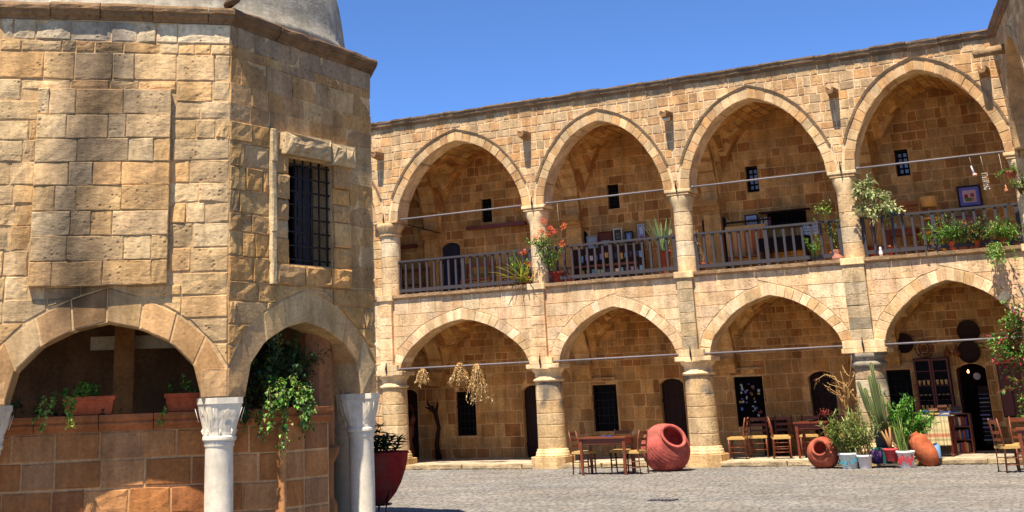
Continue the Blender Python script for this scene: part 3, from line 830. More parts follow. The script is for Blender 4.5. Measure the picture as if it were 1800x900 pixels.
def kout(h=.98):
    """extrados of the pavilion arch"""
    X = [(1.235, 2.0), (1.2, 2.1), (1.09, 2.26), (.93, 2.42), (.72, 2.57), (.5, 2.69), (.27, 2.77), (0, 2.85)]
    return [(1.25 - d, z) for d, z in X] + [(1.25 + d, z) for d, z in X[::-1]][1:]
kin = [(1.25 - d * .985, ZC + t * .79) for d, t in KI] + [(1.25 + d * .985, ZC + t * .79) for d, t in KI[::-1]][1:]
KWIN = (.95, 1.73, 3.12, 4.33)
def kst_ab(u, v):
    n0 = noise.noise(Vector((u * 1.4, v * .7, 1)))
    s = max(0, 1 - abs(u - .98 - .06 * (v - 4) - n0 * .25) / .46) ** .7 * (.95 if v > 2.5 else .5)
    s += .9 * max(0, noise.noise(Vector((u * 2.1, v * 1.2, 7))) - .25) * (.6)
    s = min(1, s * 1.15)
    if v > 5.53: s *= .8
    g = max(0, 1 - s * .76)
    return (g, g * (1 + s * .04), g * (1 + s * .22))
def kst_bc(u, v):
    n0 = noise.noise(Vector((u * 1.1, v * .9, 4)))
    # old smooth render, greyer, over the upper part and down the right side
    d = v - (4.75 - .9 * max(0, 1 - u / .8) * 0 + (.0))
    s = 1 if v > 4.7 else .0
    g = 1 - .12 * s - .2 * max(0, n0)
    return (g * .98, g, g * (1.0 + .1 * s))
for k, F in enumerate(KF):
    mb = MB()
    P = [(0, ZT), (0, ZC)] + [(kin[0][0], ZC)] + kin[1:-1] + [(kin[-1][0], ZC), (KS, ZC), (KS, ZT)]
    hl = [rect(*KWIN)] if k in (1,) else []
    prism(mb, F, P, -KT, 0, srgb(206, 170, 122), holes=hl)
    mb.build('wall', M['mortar'], kio)
    near = k in (0, 1)
    vi = []; si = []
    stf = kst_ab if k == 0 else (kst_bc if k == 1 else None)
    voussoirs(vi, F, kin, kout(), 4, -KT - .01, .009, PKV + PK[:2], .003, 1, rough=.01, stainf=stf, cham=.014)
    # springers
    for a, b in ((0, .268), (2.232, 2.5)):
        pp = [(a, ZC), (b, ZC), (b - .003 if a == 0 else b, 2.0), (a if a == 0 else a + .003, 2.0)]
        pp = [(a, ZC + .004), (b, ZC + .004), (b, 1.99), (a, 1.99)]
        vi.append((1, lambda mb, pp=pp, c=vary(PKV[0]): stone(mb, F, pp, -.02, .014, c, .002, .008, (3, 3), .008, stf)))
    hol = [ccw(kout())]
    if k == 0: hol.append(rect(.44, 1.86, 2.86, 4.97))
    if k == 1: hol.append(rect(.62, 2.04, 2.88, 4.62))
    if near:
        jog = .006
        pol = courses(0, KS, 1.99, 5.40, (.205, .265), (.28, .6), hol, .012) + courses(0, KS, 5.40, 5.53, (.13, .14), (.2, .5), [], .004) + courses(0, KS, 5.53, 5.76, (.23, .24), (.24, .5), [], .002)
        if k == 0: pol += [('p', q) for q in courses(.44, 1.86, 2.86, 4.97, (.24, .28), (.28, .6), [], .006)]
        for p in pol:
            pan = p[0] == 'p'
            if pan: p = p[1]
            cv = sum(b for a, b in p) / len(p); cu = sum(a for a, b in p) / len(p)
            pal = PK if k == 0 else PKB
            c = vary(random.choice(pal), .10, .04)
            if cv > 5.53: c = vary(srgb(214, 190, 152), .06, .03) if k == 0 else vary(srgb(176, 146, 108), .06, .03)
            r_ = .006; d = U(.011, .02)
            if R() < .14 and k == 0 and not pan: r_ = .017; d = U(.012, .02); c = tuple(x_ * .86 for x_ in c)
            if k == 1:
                if cv > 4.7 or (cu > 2.04 and cv > 3.0): r_ = .003; d = U(.006, .010)     # rendered over
                else: d = U(.014, .03); r_ = .011
            wf = (.085 if pan else 0) + d
            hf = not (k == 1 and r_ < .005)
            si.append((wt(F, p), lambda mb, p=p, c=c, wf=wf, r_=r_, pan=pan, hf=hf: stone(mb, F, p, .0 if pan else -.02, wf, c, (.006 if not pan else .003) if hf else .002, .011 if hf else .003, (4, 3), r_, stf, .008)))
        par = kio
        lay(par, vi, M['fine'], 40, 'voussoir')
        lay(par, si, M['stone'], 150, 'stone', 'small_stones')
        if k == 0:
            mb = MB(); prism(mb, F, rect(.445, 1.855, 2.865, 4.965), .0, .075, srgb(196, 158, 106)); mb.build('raised_panel', M['mortar'], kio)
    else:
        for p in courses(0, KS, 1.99, 5.76, (.22, .27), (.3, .6), hol, .006):
            si.append((1, lambda mb, p=p, c=vary(random.choice(PK)), d=U(.006, .02): stone(mb, F, p, -.02, d, c, .007, .014)))
        mb = MB()
        for _, fn in vi + si: fn(mb)
        mb.build('far_stones', M['stone'], kio, kind='stuff')
    if k in (3, 4, 5, 6):
        mb = MB(); prism(mb, F, rect(.27, 2.23, 0, 2.45), -.3, -.2, srgb(110, 84, 60)); mb.build('added_infill', M['stone'], kio)  # added to keep the bright courtyard from showing through the far arches
# cornice
tn = math.tan(math.pi / 8)
kprof = [(-.1, 5.76), (.02, 5.76), (.03, 5.785), (.055, 5.80), (.08, 5.825), (.085, 5.85), (.11, 5.86), (.115, 5.90), (.10, 5.93), (.0, 5.965), (-.3, 6.0)]
ci = []
for k, F in enumerate(KF):
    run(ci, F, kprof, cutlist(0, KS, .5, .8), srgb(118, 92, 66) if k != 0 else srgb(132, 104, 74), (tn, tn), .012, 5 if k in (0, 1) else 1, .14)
lay(kio, ci, M['stone'], 100, 'cornice_stone')
mb = MB()
dome = [(2.7, 5.6), (2.8, 5.8), (2.9, 5.93), (2.88, 6.0), (2.84, 6.06), (2.83, 6.2)] + [(2.82 * math.cos(a), 6.2 + 2.55 * math.sin(a)) for a in [math.radians(q) for q in (6, 12, 18, 24, 30, 38, 46, 54, 62, 70, 78, 85)]]
lathe(mb, (KC.x, KC.y, 0), dome, 64, srgb(168, 158, 138), jit=.01)
mb.build('dome', M['render'], kio)
mb = MB(); lathe(mb, (KC.x, KC.y, 0), [(2.75, 2.86), (2.75, 3.0)], 8, srgb(120, 96, 70), smooth=False, ph=a0); mb.build('floor_slab', M['stone'], kio)
mb = MB(); vs = KV[1] + (KV[1] - KC).normalized() * .0
tube(mb, [vs + Vector((0, 0, 5.98)) + (KV[1] - KC).normalized() * -.1, vs + Vector((0, 0, 6.0)) + (KV[1] - KC).normalized() * .14], [.05, .06], 8, srgb(110, 84, 60)); mb.build('water_spout', M['stone'], kio)
# window on the right-hand face
F = KF[1]; u0, u1, z0, z1 = KWIN; fr_ = MB(); 
ci = []
for (a, b, c, d) in ((.62, .70, 2.88, 4.62),):
    z = c
    while z < d - .05:
        h = min(U(.5, .9), d - z); p = rect(a, b, z, z + h); ci.append((1, lambda mb, p=p, c_=vary(srgb(214, 186, 140), .05, .02): stone(mb, F, p, -.02, .075, c_, .001, .012, (1, 3), .006))); z += h
for (a, b, c, d) in ((.705, .945, 3.1, 4.32), (1.735, 2.04, 3.1, 4.34)):
    z = c
    while z < d - .05:
        h = U(.18, .3)
        if d - z - h < .12: h = d - z
        p = rect(a, b, z, z + h); ci.append((1, lambda mb, p=p, c_=vary(random.choice(PKB)), d_=U(.03, .075): stone(mb, F, p, -.06, d_, c_, .006, .025, (3, 3), .016))); z += h
for a, b in ((.70, 1.2), (1.2, 1.66), (1.66, 2.04)):
    p = rect(a, b, 2.88, 3.11); ci.append((1, lambda mb, p=p, c_=vary(random.choice(PKB)): stone(mb, F, p, -.06, .07, c_, .005, .025, (4, 3), .016)))
lay(kio, ci, M['stone'], 300, 'frame_stone')
for a, b, dz in ((.8, 1.62, .0), (1.63, 2.07, -.03)):
    mb = MB(); p = rect(a, b, 4.34 + dz, 4.6 + dz); stone(mb, F, p, -.3, .15, vary(srgb(196, 168, 126), .05, .02), .004, .05, (8, 4), .022); mb.build('lintel', M['stone'], kio)
mb = MB(); prism(mb, F, rect(u0, u1, z0, z1), -.46, -.42); w_ = mb.build('window', M['black'], kio)  # near-black sheet in place of the unlit room behind the bars
for q, (a, b) in enumerate(((u0 + .02, u0 + .3), (u1 - .36, u1 - .04))):
    mb = MB(); prism(mb, F, rect(a, b, z0 + .03, z1 - .03), -.3, -.26); 
    for s in range(3): prism(mb, F, rect(a + .04, b - .04, z0 + .1 + s * .4, z0 + .38 + s * .4), -.262, -.245)
    mb.build('shutter', M['rail'] if q else M['dwood'], w_)
mb = MB()
for q in range(0, 6):
    uu = u0 + .03 + (u1 - u0 - .06) * q / 5; tube(mb, [F(uu, z0 - .01, -.045), F(uu, z1 + .01, -.045)], .012, 6)
for q in range(0, 8):
    zz_ = z0 + .06 + (z1 - z0 - .12) * q / 7; tube(mb, [F(u0 - .02, zz_, -.03), F(u1 + .02, zz_, -.03)], .011, 6)
mb.build('bars', M['iron'], w_)
# marble columns
WM = srgb(216, 206, 190)
for k in range(8):
    WM = srgb(222, 208, 182) if k != 3 else srgb(170, 140, 104)  # rear column: tan stone tone, darkened for the shade it stands in
    p = KV[k] + (KC - KV[k]).normalized() * .19; an = a0 + (k - 1) * math.pi / 4
    mb = MB(); N = 24; vs = []
    prof = [(1.27, .165, 0), (1.285, .178, 0), (1.31, .178, 0), (1.325, .165, 0), (1.36, .165, .1), (1.40, .17, .3), (1.50, .18, .8), (1.60, .192, .97), (1.635, .198, 1), (1.64, .205, 1), (1.70, .205, 1)]
    for z, r_, sq in prof:
        for q in range(N):
            t = 2 * math.pi * q / N; ca, sa = math.cos(t), math.sin(t); s_ = r_ / max(abs(ca), abs(sa)); s_ = min(s_, r_ * 1.27)
            rr = r_ + (s_ - r_) * sq; vs.append(p + Matrix.Rotation(an + math.pi / 8 * 0 , 3, 'Z') @ Vector((rr * math.cos(t + math.pi / 4 * 0), rr * sa, 0)) + Vector((0, 0, z)))
    mb.add(vs, [(a * N + q, a * N + (q + 1) % N, a * N + N + (q + 1) % N, a * N + N + q) for a in range(len(prof) - 1) for q in range(N)], WM)
    # carved folds on the four sides
    for s in range(4):
        Rm = Matrix.Rotation(an + s * math.pi / 2, 3, 'Z')
        P3 = lambda x, z, o=0: p + Rm @ Vector((.158 + (z - 1.36) * .2 + .004 + o, x * .85, 0)) + Vector((0, 0, z))
        tube(mb, [P3(-.19, 1.6), P3(-.15, 1.46)], .0035, 5, WM); tube(mb, [P3(.19, 1.6), P3(.15, 1.46)], .0035, 5, WM)
        tube(mb, [P3(-.045, 1.5), P3(-.035, 1.56), P3(0, 1.585), P3(.035, 1.56), P3(.045, 1.5)], .0035, 5, WM)
    for s in range(8):
        q_ = p + kdir(an + s * math.pi / 4 + .39) * .17; mb.add([q_ + Vector((0, 0, 1.33)), q_ + Vector((.02, 0, 1.37)), q_ + Vector((0, .02, 1.37)), q_ + Vector((-.02, -.01, 1.37)), q_ + Vector((0, 0, 1.41))], [(0, 1, 2), (0, 2, 3), (0, 3, 1), (4, 2, 1), (4, 3, 2), (4, 1, 3)], WM)
    c_ = mb.build('column', M['marble'], kio)
    mb = MB(); lathe(mb, (p.x, p.y, 0), [(.152, .1), (.155, .16), (.147, .2), (.150, .7), (.146, 1.2), (.15, 1.215), (.16, 1.23), (.155, 1.25), (.165, 1.27)], 24, WM, jit=.003); mb.build('shaft', M['marble'], c_)
    mb = MB(); lathe(mb, (p.x, p.y, 0), [(.24, -.02), (.24, .06), (.2, .08), (.19, .12), (.16, .14)], 24, WM); mb.build('base', M['marble'], c_)
# reddish wall of the ablution basin inside
RW = [srgb(*c) for c in ((182, 122, 72), (172, 112, 62), (188, 132, 82), (162, 104, 62), (178, 128, 84))]
FI = Frame(KB - KF[0].n * .65, KF[0].t)
basin = thing('ablution_basin', tuple(FI(-.6, 0, -.3)), 'reddish block wall with moulded rim inside the pavilion', 'fountain')
mb = MB(); prism(mb, FI, rect(-2.6, .62, 0, 1.42), -.3, 0, srgb(212, 164, 112)); mb.build('wall', M['mortar'], basin)
P0 = FI(.62, 0, 0); FI2 = Frame(P0, kdir(PSI + math.pi / 4)); 
mb = MB(); prism(mb, FI2, rect(0, .75, 0, 1.42), -.3, 0, srgb(212, 164, 112)); mb.build('wall', M['mortar'], basin)
si = []; v = -.02
while v < 1.40:
    h = .285 if v + .57 < 1.42 or v + .285 > 1.3 else .285
    h = min(h, 1.42 - v); u = -2.6
    while u < .6:
        L = U(.3, .52)
        if .6 - u - L < .2: L = .6 - u
        p = [(a_ + U(-.006, .006), b_ + U(-.007, .007)) for a_, b_ in rect(u, u + L, v, v + h)]; si.append((wt(FI, p), lambda mb, p=p, c=vary(random.choice(RW)), d=U(.014, .02): stone(mb, FI, p, -.01, d, c, .011, .012, (4, 4), .006, tilt=.002))); u += L
    for a, b in ((.03, .33), (.33, .74)):
        p = rect(a, b, v, v + h); si.append((.01, lambda mb, p=p, c=vary(random.choice(RW)), d=U(.009, .013): stone(mb, FI2, p, -.01, d, c, .013, .008, (3, 3), .003, tilt=.001)))
    v += h
lay(basin, si, M['fine'], 300, 'stone')
rp = [(-.32, 1.40), (.02, 1.40), (.035, 1.43), (.06, 1.45), (.075, 1.48), (.06, 1.50), (.085, 1.53), (.085, 1.57), (-.32, 1.58)]
ci = []; run(ci, FI, rp, cutlist(-2.6, .62, .5, .7), srgb(168, 104, 62), (0, tn * 0 + tn), .003); run(ci, FI2, rp, [0, .75], srgb(160, 98, 58), (tn, 0), .003)
lay(basin, ci, M['fine'], 300, 'rim_stone')
mb = MB(); q = FI(.60, 0, .02); lathe(mb, (q.x, q.y, 0), [(.05, 0), (.05, .2), (.04, .22), (.04, 1.3), (.05, 1.32), (.05, 1.40)], 12, RW[2]); mb.build('corner_colonnette', M['fine'], basin)
# inner pier behind the basin, post and beam
pc = FI2(.95, 0, -.35)
mb = MB()
lathe(mb, (pc.x, pc.y, 0), [(.24, 0), (.24, .5), (.2, .58), (.2, .95), (.26, 1.05), (.28, 1.12), (.22, 1.16), (.2, 2.9)], 8, srgb(150, 100, 62), smooth=False)
tag(mb.build('inner_pier', M['stone']), 'moulded reddish pier just behind the basin corner', 'pier')
pp_ = Vector((6.14, -16.4, 0))
mb = MB(); box(mb, (pp_.x, pp_.y, 1.45), (.24, .24, 2.9), srgb(176, 120, 70), rot=Matrix.Rotation(PSI, 3, 'Z')); tag(mb.build('central_post', M['stone']), 'square brown post in the dark middle of the pavilion', 'post')
mb = MB(); box(mb, (6.45, -16.1, 2.42), (1.7, .1, .16), srgb(206, 190, 160), rot=Matrix.Rotation(PSI, 3, 'Z')); tag(mb.build('ceiling_beam', M['fine']), 'pale horizontal beam in the dark pavilion beside the post', 'beam')
mb = MB()
for k in range(8):
    pass
FC = Frame(KB - KF[0].n * 3.6, KF[0].t); prism(mb, FC, rect(-2.9, .3, 0, 2.86), -.3, 0, srgb(120, 86, 58)); mb.build('added_dark_core', M['stone'], kio)  # dark backing added so the middle of the pavilion stays dark

# ================================================================ plants
GREEN = [srgb(*c) for c in ((70, 96, 34), (96, 124, 44), (52, 78, 30), (124, 144, 58))]
GRY = [srgb(*c) for c in ((150, 162, 84), (122, 142, 62), (176, 182, 110), (96, 118, 50))]
DARKG = [srgb(*c) for c in ((36, 62, 30), (52, 82, 38), (28, 48, 26))]
FRESH = [srgb(*c) for c in ((84, 142, 40), (110, 168, 56), (60, 112, 36), (140, 180, 70))]
DRY = [srgb(*c) for c in ((196, 160, 100), (168, 130, 76), (214, 184, 128))]
def rv(a=1): 
    while 1:
        v = Vector((U(-1, 1), U(-1, 1), U(-1, 1)))
        if .05 < v.length < 1: return v * a
def leaf(mb, p, d, ln, wd, col, fold=.25):
    d = d.normalized(); s = d.cross(Vector((U(-.3, .3), U(-.3, .3), 1)))
    if s.length < .1: s = Vector((1, 0, 0))
    s.normalize(); u = s.cross(d).normalized(); m_ = p + d * ln * .5 + u * fold * wd * .5
    tip = p + d * ln - Vector((0, 0, ln * .12)); k = U(.8, 1.2); c = tuple(x * k for x in col)
    mb.add([p, m_ + s * wd / 2 + u * wd * fold, tip, m_ - s * wd / 2 + u * wd * fold, m_], [(0, 1, 4), (1, 2, 4), (2, 3, 4), (3, 0, 4)], c)
def blade(mb, p, d, ln, wd, col, droop=.5, n=5):
    """one long leaf with a keel"""
    d = d.normalized(); s = d.cross(Vector((0, 0, 1)))
    if s.length < .1: s = Vector((1, 0, 0)).cross(d)
    s.normalize(); vs = []; q = p.copy(); k = U(.8, 1.2); cs = []
    for i in range(n + 1):
        t = i / n; w_ = wd * (1 - t) ** .6 * (.6 + .8 * t if t < .5 else 1) / 2
        up = s.cross(d).normalized()
        vs += [q - s * w_, q - up * w_ * .5, q + s * w_]; cs += [tuple(x * k * (.75 + .4 * t) for x in col)] * 3
        d = (d + Vector((0, 0, -droop / n))).normalized(); q = q + d * ln / n
    mb.add(vs, [(3 * i + a, 3 * i + a + 1, 3 * i + a + 4, 3 * i + a + 3) for i in range(n) for a in (0, 1)], cs)
def stems(paths, col, rad=.008, name='stem', parent=None):
    mb = MB()
    for P in paths: tube(mb, P, [rad * (1 - .6 * i / (len(P) - 1)) for i in range(len(P))], 5, col)
    return mb.build(name, M['paint'], parent)
def wander(p, d, ln, n=6, drift=.35, grav=0.0):
    P = [Vector(p)]; d = Vector(d).normalized()
    for i in range(n):
        d = (d + rv(drift) + Vector((0, 0, -grav))).normalized(); P.append(P[-1] + d * ln / n)
    return P
def foliage(parent, paths, n, size, cols, spread=.06, asp=.5, name='foliage', start=.25):
    mb = MB()
    for P in paths:
        for _ in range(n):
            t = U(start, 1) * (len(P) - 1); i = min(int(t), len(P) - 2); q = P[i].lerp(P[i + 1], t - i)
            dd = rv() + (P[i + 1] - P[i]).normalized() * .5; s_ = size * U(.6, 1.25)
            leaf(mb, q + rv(spread), dd, s_, s_ * asp, random.choice(cols))
    return mb.build(name, M['leaf'], parent, kind='stuff')
def pot(parent, p, r0, r1, h, col, mat='clay', rim=.015, name='pot'):
    mb = MB(); lathe(mb, p, [(r0 * .95, 0), (r0, .01), (r1 - .004, h - .05), (r1 + rim, h - .045), (r1 + rim, h), (r1 - .012, h), (r1 - .02, h - .04)], 20, col)
    o = mb.build(name, M[mat], parent); mb = MB(); lathe(mb, Vector(p) + Vector((0, 0, h - .05)), [(r1 - .015, 0), (r1 - .015, .012)], 16); mb.build('soil', M['soil'], o); return o
TC = srgb(178, 88, 54)

# hanging ivy and planters on the basin rim
def planter(u, ln, label):
    q = FI(u, 1.58, -.06); t = thing('planter', tuple(q), label, 'planter', 'terracotta troughs on the basin rim'); Rm = Matrix((FI.t, -FI.n, Vector((0, 0, 1)))).transposed()
    mb = MB(); c = srgb(196, 96, 56)
    vs = []
    for z, sx, sy in ((0, .9, .8), (.14, .98, .96), (.145, 1.05, 1.12), (.185, 1.05, 1.12), (.185, .97, .85), (.15, .95, .8)):
        for a, b in ((-1, -1), (1, -1), (1, 1), (-1, 1)): vs.append(q + Rm @ Vector((a * ln / 2 * sx, b * .09 * sy, z)))
    mb.add(vs, [(4 * i + k, 4 * i + (k + 1) % 4, 4 * i + 4 + (k + 1) % 4, 4 * i + 4 + k) for i in range(5) for k in range(4)] + [(20, 21, 22, 23), (3, 2, 1, 0)], c); o = mb.build('trough', M['clay'], t)
    return t, q, Rm
t, q, Rm = planter(-1.45, .52, 'terracotta trough left of the post with ivy hanging over the rim')
P_ = [wander(q + Rm @ Vector((-.22 + U(-.08, .1), -.08, .17)), -FI.n * -.4 + Vector((0, 0, .25)) + rv(.3), U(.4, .62), 8, .22, .3) for _ in range(5)]
P_ += [wander(q + Rm @ Vector((-.2 + U(-.1, .3), 0, .15)), rv(.6) + Vector((0, 0, .5)), U(.12, .25), 4) for _ in range(8)]
stems(P_, srgb(90, 80, 40), .005, parent=t); foliage(t, P_, 34, .05, FRESH + GRY[:2], .03, .8, 'ivy')
t, q, Rm = planter(-.42, .46, 'terracotta trough half hidden by the white marble column')
P_ = [wander(q + Rm @ Vector((U(-.2, .2), 0, .16)), rv(.6) + Vector((0, 0, .5)), U(.1, .25), 4) for _ in range(7)]
P_ += [wander(q + Rm @ Vector((.2 + U(-.05, .05), -.1, .1)), FI.n * .3 + Vector((0, 0, .1)), .5, 7, .15, .4), wander(q + Rm @ Vector((-.22, -.1, .1)), FI.n * .3, .3, 5, .2, .5)]
stems(P_, srgb(90, 80, 40), .005, parent=t); foliage(t, P_, 24, .045, FRESH + DARKG[:2], .025, .8, 'ivy')
# dark growth along the rim on the left
t = thing('creeper', tuple(FI(-2.1, 1.58, 0)), 'low dark creeper lying along the basin rim at far left', 'plant')
P_ = [wander(FI(-2.4 + .09 * k, 1.6, -.08), rv(.6) + Vector((0, 0, .4)), U(.1, .22), 4) for k in range(14)]
stems(P_, srgb(60, 50, 30), .004, parent=t); foliage(t, P_, 16, .045, DARKG + GREEN[:1], .03, .7)
# the large vine under the right-hand arch
t = thing('climbing_vine', (9.0, -16.9, 1.5), 'large leafy vine tumbling over the basin corner under the right arch', 'plant')
P_ = []
for k in range(26):
    st_ = Vector((8.72 + U(-.2, .1), -16.75 + U(-.35, .35), 1.62 + U(0, .1)))
    P_.append(wander(st_, Vector((.35, .3 * U(-1, 1), 1.1)), U(.4, .85), 7, .35, .1))
for k in range(18):
    st_ = Vector((8.98 + U(-.08, .06), -17.0 + U(-.1, .6), 1.62 + U(-.05, .2)))
    P_.append(wander(st_, Vector((.15, -.2, .35)), U(.35, .82), 8, .28, .42))
stems(P_, srgb(84, 66, 40), .007, parent=t); foliage(t, P_[:26], 60, .062, DARKG + GREEN[:1], .07, .75); foliage(t, P_[26:], 52, .05, FRESH + GRY[:2] + GREEN, .05, .8, 'sun_toned_foliage')  # light put into leaf colours: dark greens for shade, brighter ones for sun
t = thing('trailing_vine', tuple(FI(.1, 1.58, 0)), 'thin trailing vine with small leaves between the column and the basin corner', 'plant')
P_ = [wander(FI(U(.05, .5), 1.6, .04), FI.n * .4 + rv(.4), U(.2, .45), 6, .25, .4) for _ in range(9)] + [wander(FI(U(-.05, .5), 1.6, -.05), Vector((0, 0, .6)) + rv(.5), U(.15, .35), 4) for _ in range(9)]
stems(P_, srgb(84, 66, 40), .005, parent=t); foliage(t, P_, 18, .045, GREEN + DARKG, .03, .8)

# big red tub on a stand beside the pavilion
t = thing('red_tub', (7.57, -12.90, 0), 'large dark red egg-shaped tub on an iron tripod beside the pavilion', 'planter')
mb = MB(); p = (7.57, -12.90, 0); RT = srgb(150, 36, 30)
lathe(mb, p, [(.03, .235), (.12, .245), (.2, .29), (.3, .40), (.38, .54), (.44, .70), (.475, .84), (.48, .90), (.495, .91), (.50, .93), (.48, .94), (.46, .93), (.45, .88)], 36, RT); mb.build('bowl', M['clay'], t)
mb = MB(); lathe(mb, (7.57, -12.90, .86), [(.45, 0), (.45, .03)], 24); mb.build('soil', M['soil'], t)
for k in range(3):
    a = -.25 + k * 2.094; d = kdir(a); b = Vector(p)
    mb = MB(); tube(mb, [b + d * .33 + Vector((0, 0, .44)), b + d * .24 + Vector((0, 0, .27)), b + d * .22 + Vector((0, 0, .15)), b + d * .25], .015, 6, RT); mb.build('leg', M['redpaint'], t)
mb = MB(); tube(mb, [Vector(p) + kdir(a * .5236) * .235 + Vector((0, 0, .26)) for a in range(13)], .012, 6, cap=False); mb.build('ring', M['iron'], t)
tp = thing('rubbery_shrub', (7.57, -12.90, .88), 'dark green rosette shrub growing in the large red tub', 'plant')
P_ = [wander(Vector((7.57 + U(-.15, .25), -12.90 + U(-.2, .2), .88)), Vector((U(-.6, .8), U(-.5, .5), 1)), U(.2, .46), 5, .25) for _ in range(16)]
stems(P_, srgb(70, 60, 36), .012, parent=tp)
mb = MB()
for P in P_:
    for i in (2, 3, 4, 5):
        for k in range(7): blade(mb, P[i], kdir(k * .9 + i + U(-.3, .3)) + Vector((0, 0, U(.1, .9))), U(.09, .15), .05, random.choice(DARKG), .6, 3)
mb.build('foliage', M['leaf'], tp, kind='stuff')

# ================================================================ furniture
def make_chair(loc, rz, label, wood='wood', seat=None, kinds='taverna chair', grp='rush-seated wooden chairs', back=.86):
    t = thing('chair', (0, 0, 0), label, 'chair', grp); m_ = M[wood]
    w_, d_ = .40, .38
    mb = MB()
    box(mb, (0, 0, .43), (w_, d_, .045)); box(mb, (0, 0, .455), (w_ * .84, d_ * .84, .02)); mb.build('seat', M[seat or 'rush'], t)
    for sx in (-1, 1):
        mb = MB(); tube(mb, [(sx * .18, -.17, 0), (sx * .18, -.165, .44)], [.014, .019], 7); mb.build('leg', m_, t)
        mb = MB(); tube(mb, [(sx * .17, .19, 0), (sx * .18, .17, .44), (sx * .18, .19, .65), (sx * .175, .235, back)], [.014, .02, .019, .014], 7); mb.build('leg', m_, t)
        for z in (.14, .25):
            mb = MB(); tube(mb, [(sx * .18, -.165, z), (sx * .175, .18, z)], .009, 6); mb.build('rung', m_, t)
    for z in (.17, .3):
        mb = MB(); tube(mb, [(-.18, -.166, z), (.18, -.166, z)], .009, 6); mb.build('rung', m_, t)
    for z, h in ((.56, .045), (.68, .05), (back - .06, .07)):
        y_ = .17 + (z - .44) * .15
        mb = MB(); 
        for q in range(4):
            x0 = -.17 + .085 * q; f = lambda x: .012 * (1 - (x / .17) ** 2) * 2
            mb.add([(x0, y_ + f(x0), z - h / 2), (x0 + .085, y_ + f(x0 + .085), z - h / 2), (x0 + .085, y_ + f(x0 + .085), z + h / 2), (x0, y_ + f(x0), z + h / 2), (x0, y_ + f(x0) + .014, z - h / 2), (x0 + .085, y_ + f(x0 + .085) + .014, z - h / 2), (x0 + .085, y_ + f(x0 + .085) + .014, z + h / 2), (x0, y_ + f(x0) + .014, z + h / 2)],
                   [(0, 1, 2, 3), (5, 4, 7, 6), (3, 2, 6, 7), (4, 5, 1, 0)])
        mb.build('back_slat', m_, t)
    t.location = loc; t.rotation_euler = (0, 0, rz); return t
def make_table(loc, rz, lx, ly, h, label, wood='wood', grp=None):
    t = thing('table', (0, 0, 0), label, 'table', grp); m_ = M[wood]
    mb = MB(); box(mb, (0, 0, h - .015), (lx, ly, .03)); box(mb, (0, 0, h - .036), (lx - .03, ly - .03, .012)); mb.build('top', m_, t)
    mb = MB()
    for s in (-1, 1): box(mb, (0, s * (ly / 2 - .06), h - .09), (lx - .14, .02, .1)); box(mb, (s * (lx / 2 - .06), 0, h - .09), (.02, ly - .14, .1))
    mb.build('apron', m_, t)
    for a in (-1, 1):
        for b in (-1, 1):
            mb = MB(); x, y = a * (lx / 2 - .06), b * (ly / 2 - .06)
            lathe(mb, (x, y, 0), [(.028, 0), (.032, .05), (.04, h - .2), (.045, h - .16), (.045, h - .04)], 4, smooth=False, ph=math.pi / 4); mb.build('leg', m_, t)
    t.location = loc; t.rotation_euler = (0, 0, rz); return t
PI = math.pi
make_table((6.62, -2.35, 0), .02, 1.06, .62, .74, 'square brown cafe table in the sun left of the big red jar', 'wood')
mb = MB(); 
for a, b in ((6.55, -2.3), (6.72, -2.4)): lathe(mb, (a, b, .742), [(.05, 0), (.055, .012), (.03, .015)], 12, srgb(60, 90, 160))
tag(mb.build('saucer', M['paint']), 'small blue saucers lying on the sunny cafe table', 'saucer')
c0 = make_chair((6.02, -2.2, 0), PI / 2, 'brown rush-seated chair at the left end of the sunny cafe table')
copy_tree(c0, (7.2, -2.3, 0), 'brown rush-seated chair at the right end of the sunny table, near the red jar', -PI / 2 - .1)
make_chair((6.68, -1.75, 0), .1, 'purple-painted chair behind the sunny cafe table facing the viewer', 'dwood', 'rush')
make_table((10.12, .75, .12), 0, .72, .62, .74, 'red-brown table in the shade behind the round terracotta jar', 'redwood')
copy_tree(c0, (8.42, .75, .12), 'chair side-on right beside the column, its seat towards the left', -PI / 2 + .1)
copy_tree(c0, (8.72, 1.3, .12), 'orange-brown chair deeper in the shade behind the chair by the column', .2)
copy_tree(c0, (9.42, .62, .12), 'pale-seated chair at the left of the red-brown shaded table', PI / 2 + .35)
copy_tree(c0, (9.2, 1.5, .12), 'dark chair in the back row left of the shaded table', 0)
copy_tree(c0, (9.82, 1.5, .12), 'dark chair directly behind the shaded red-brown table', 0.1)
copy_tree(c0, (10.5, 1.3, .12), 'dark chair behind the right end of the shaded table', -.3)
mb = MB(); box(mb, (8.85, 2.2, .5), (.5, .3, .75)); tag(mb.build('low_cabinet', M['dwood']), 'dark low cabinet against the wall behind the column chairs', 'cabinet')
# items on the shaded table
t = thing('ashtray', (10.1, .72, .86), 'small glass ashtray on the shaded red-brown table', 'ashtray'); mb = MB(); lathe(mb, (10.1, .72, .86), [(.06, 0), (.07, .03), (.05, .03), (.045, .01)], 14, srgb(190, 190, 200)); mb.build('bowl', M['glass'], t)
# far right table and chair
make_table((14.95, -2.35, 0), .1, .8, .7, .74, 'orange-brown table cut by the right edge of the photograph', 'wood')
ch = make_chair((14.42, -2.55, 0), PI / 2 + .55, 'varnished orange chair in the sun at the right edge', 'wood', 'rush', back=.92)
copy_tree(ch, (14.6, -1.85, 0), 'orange chair just behind the one at the right edge', .25)

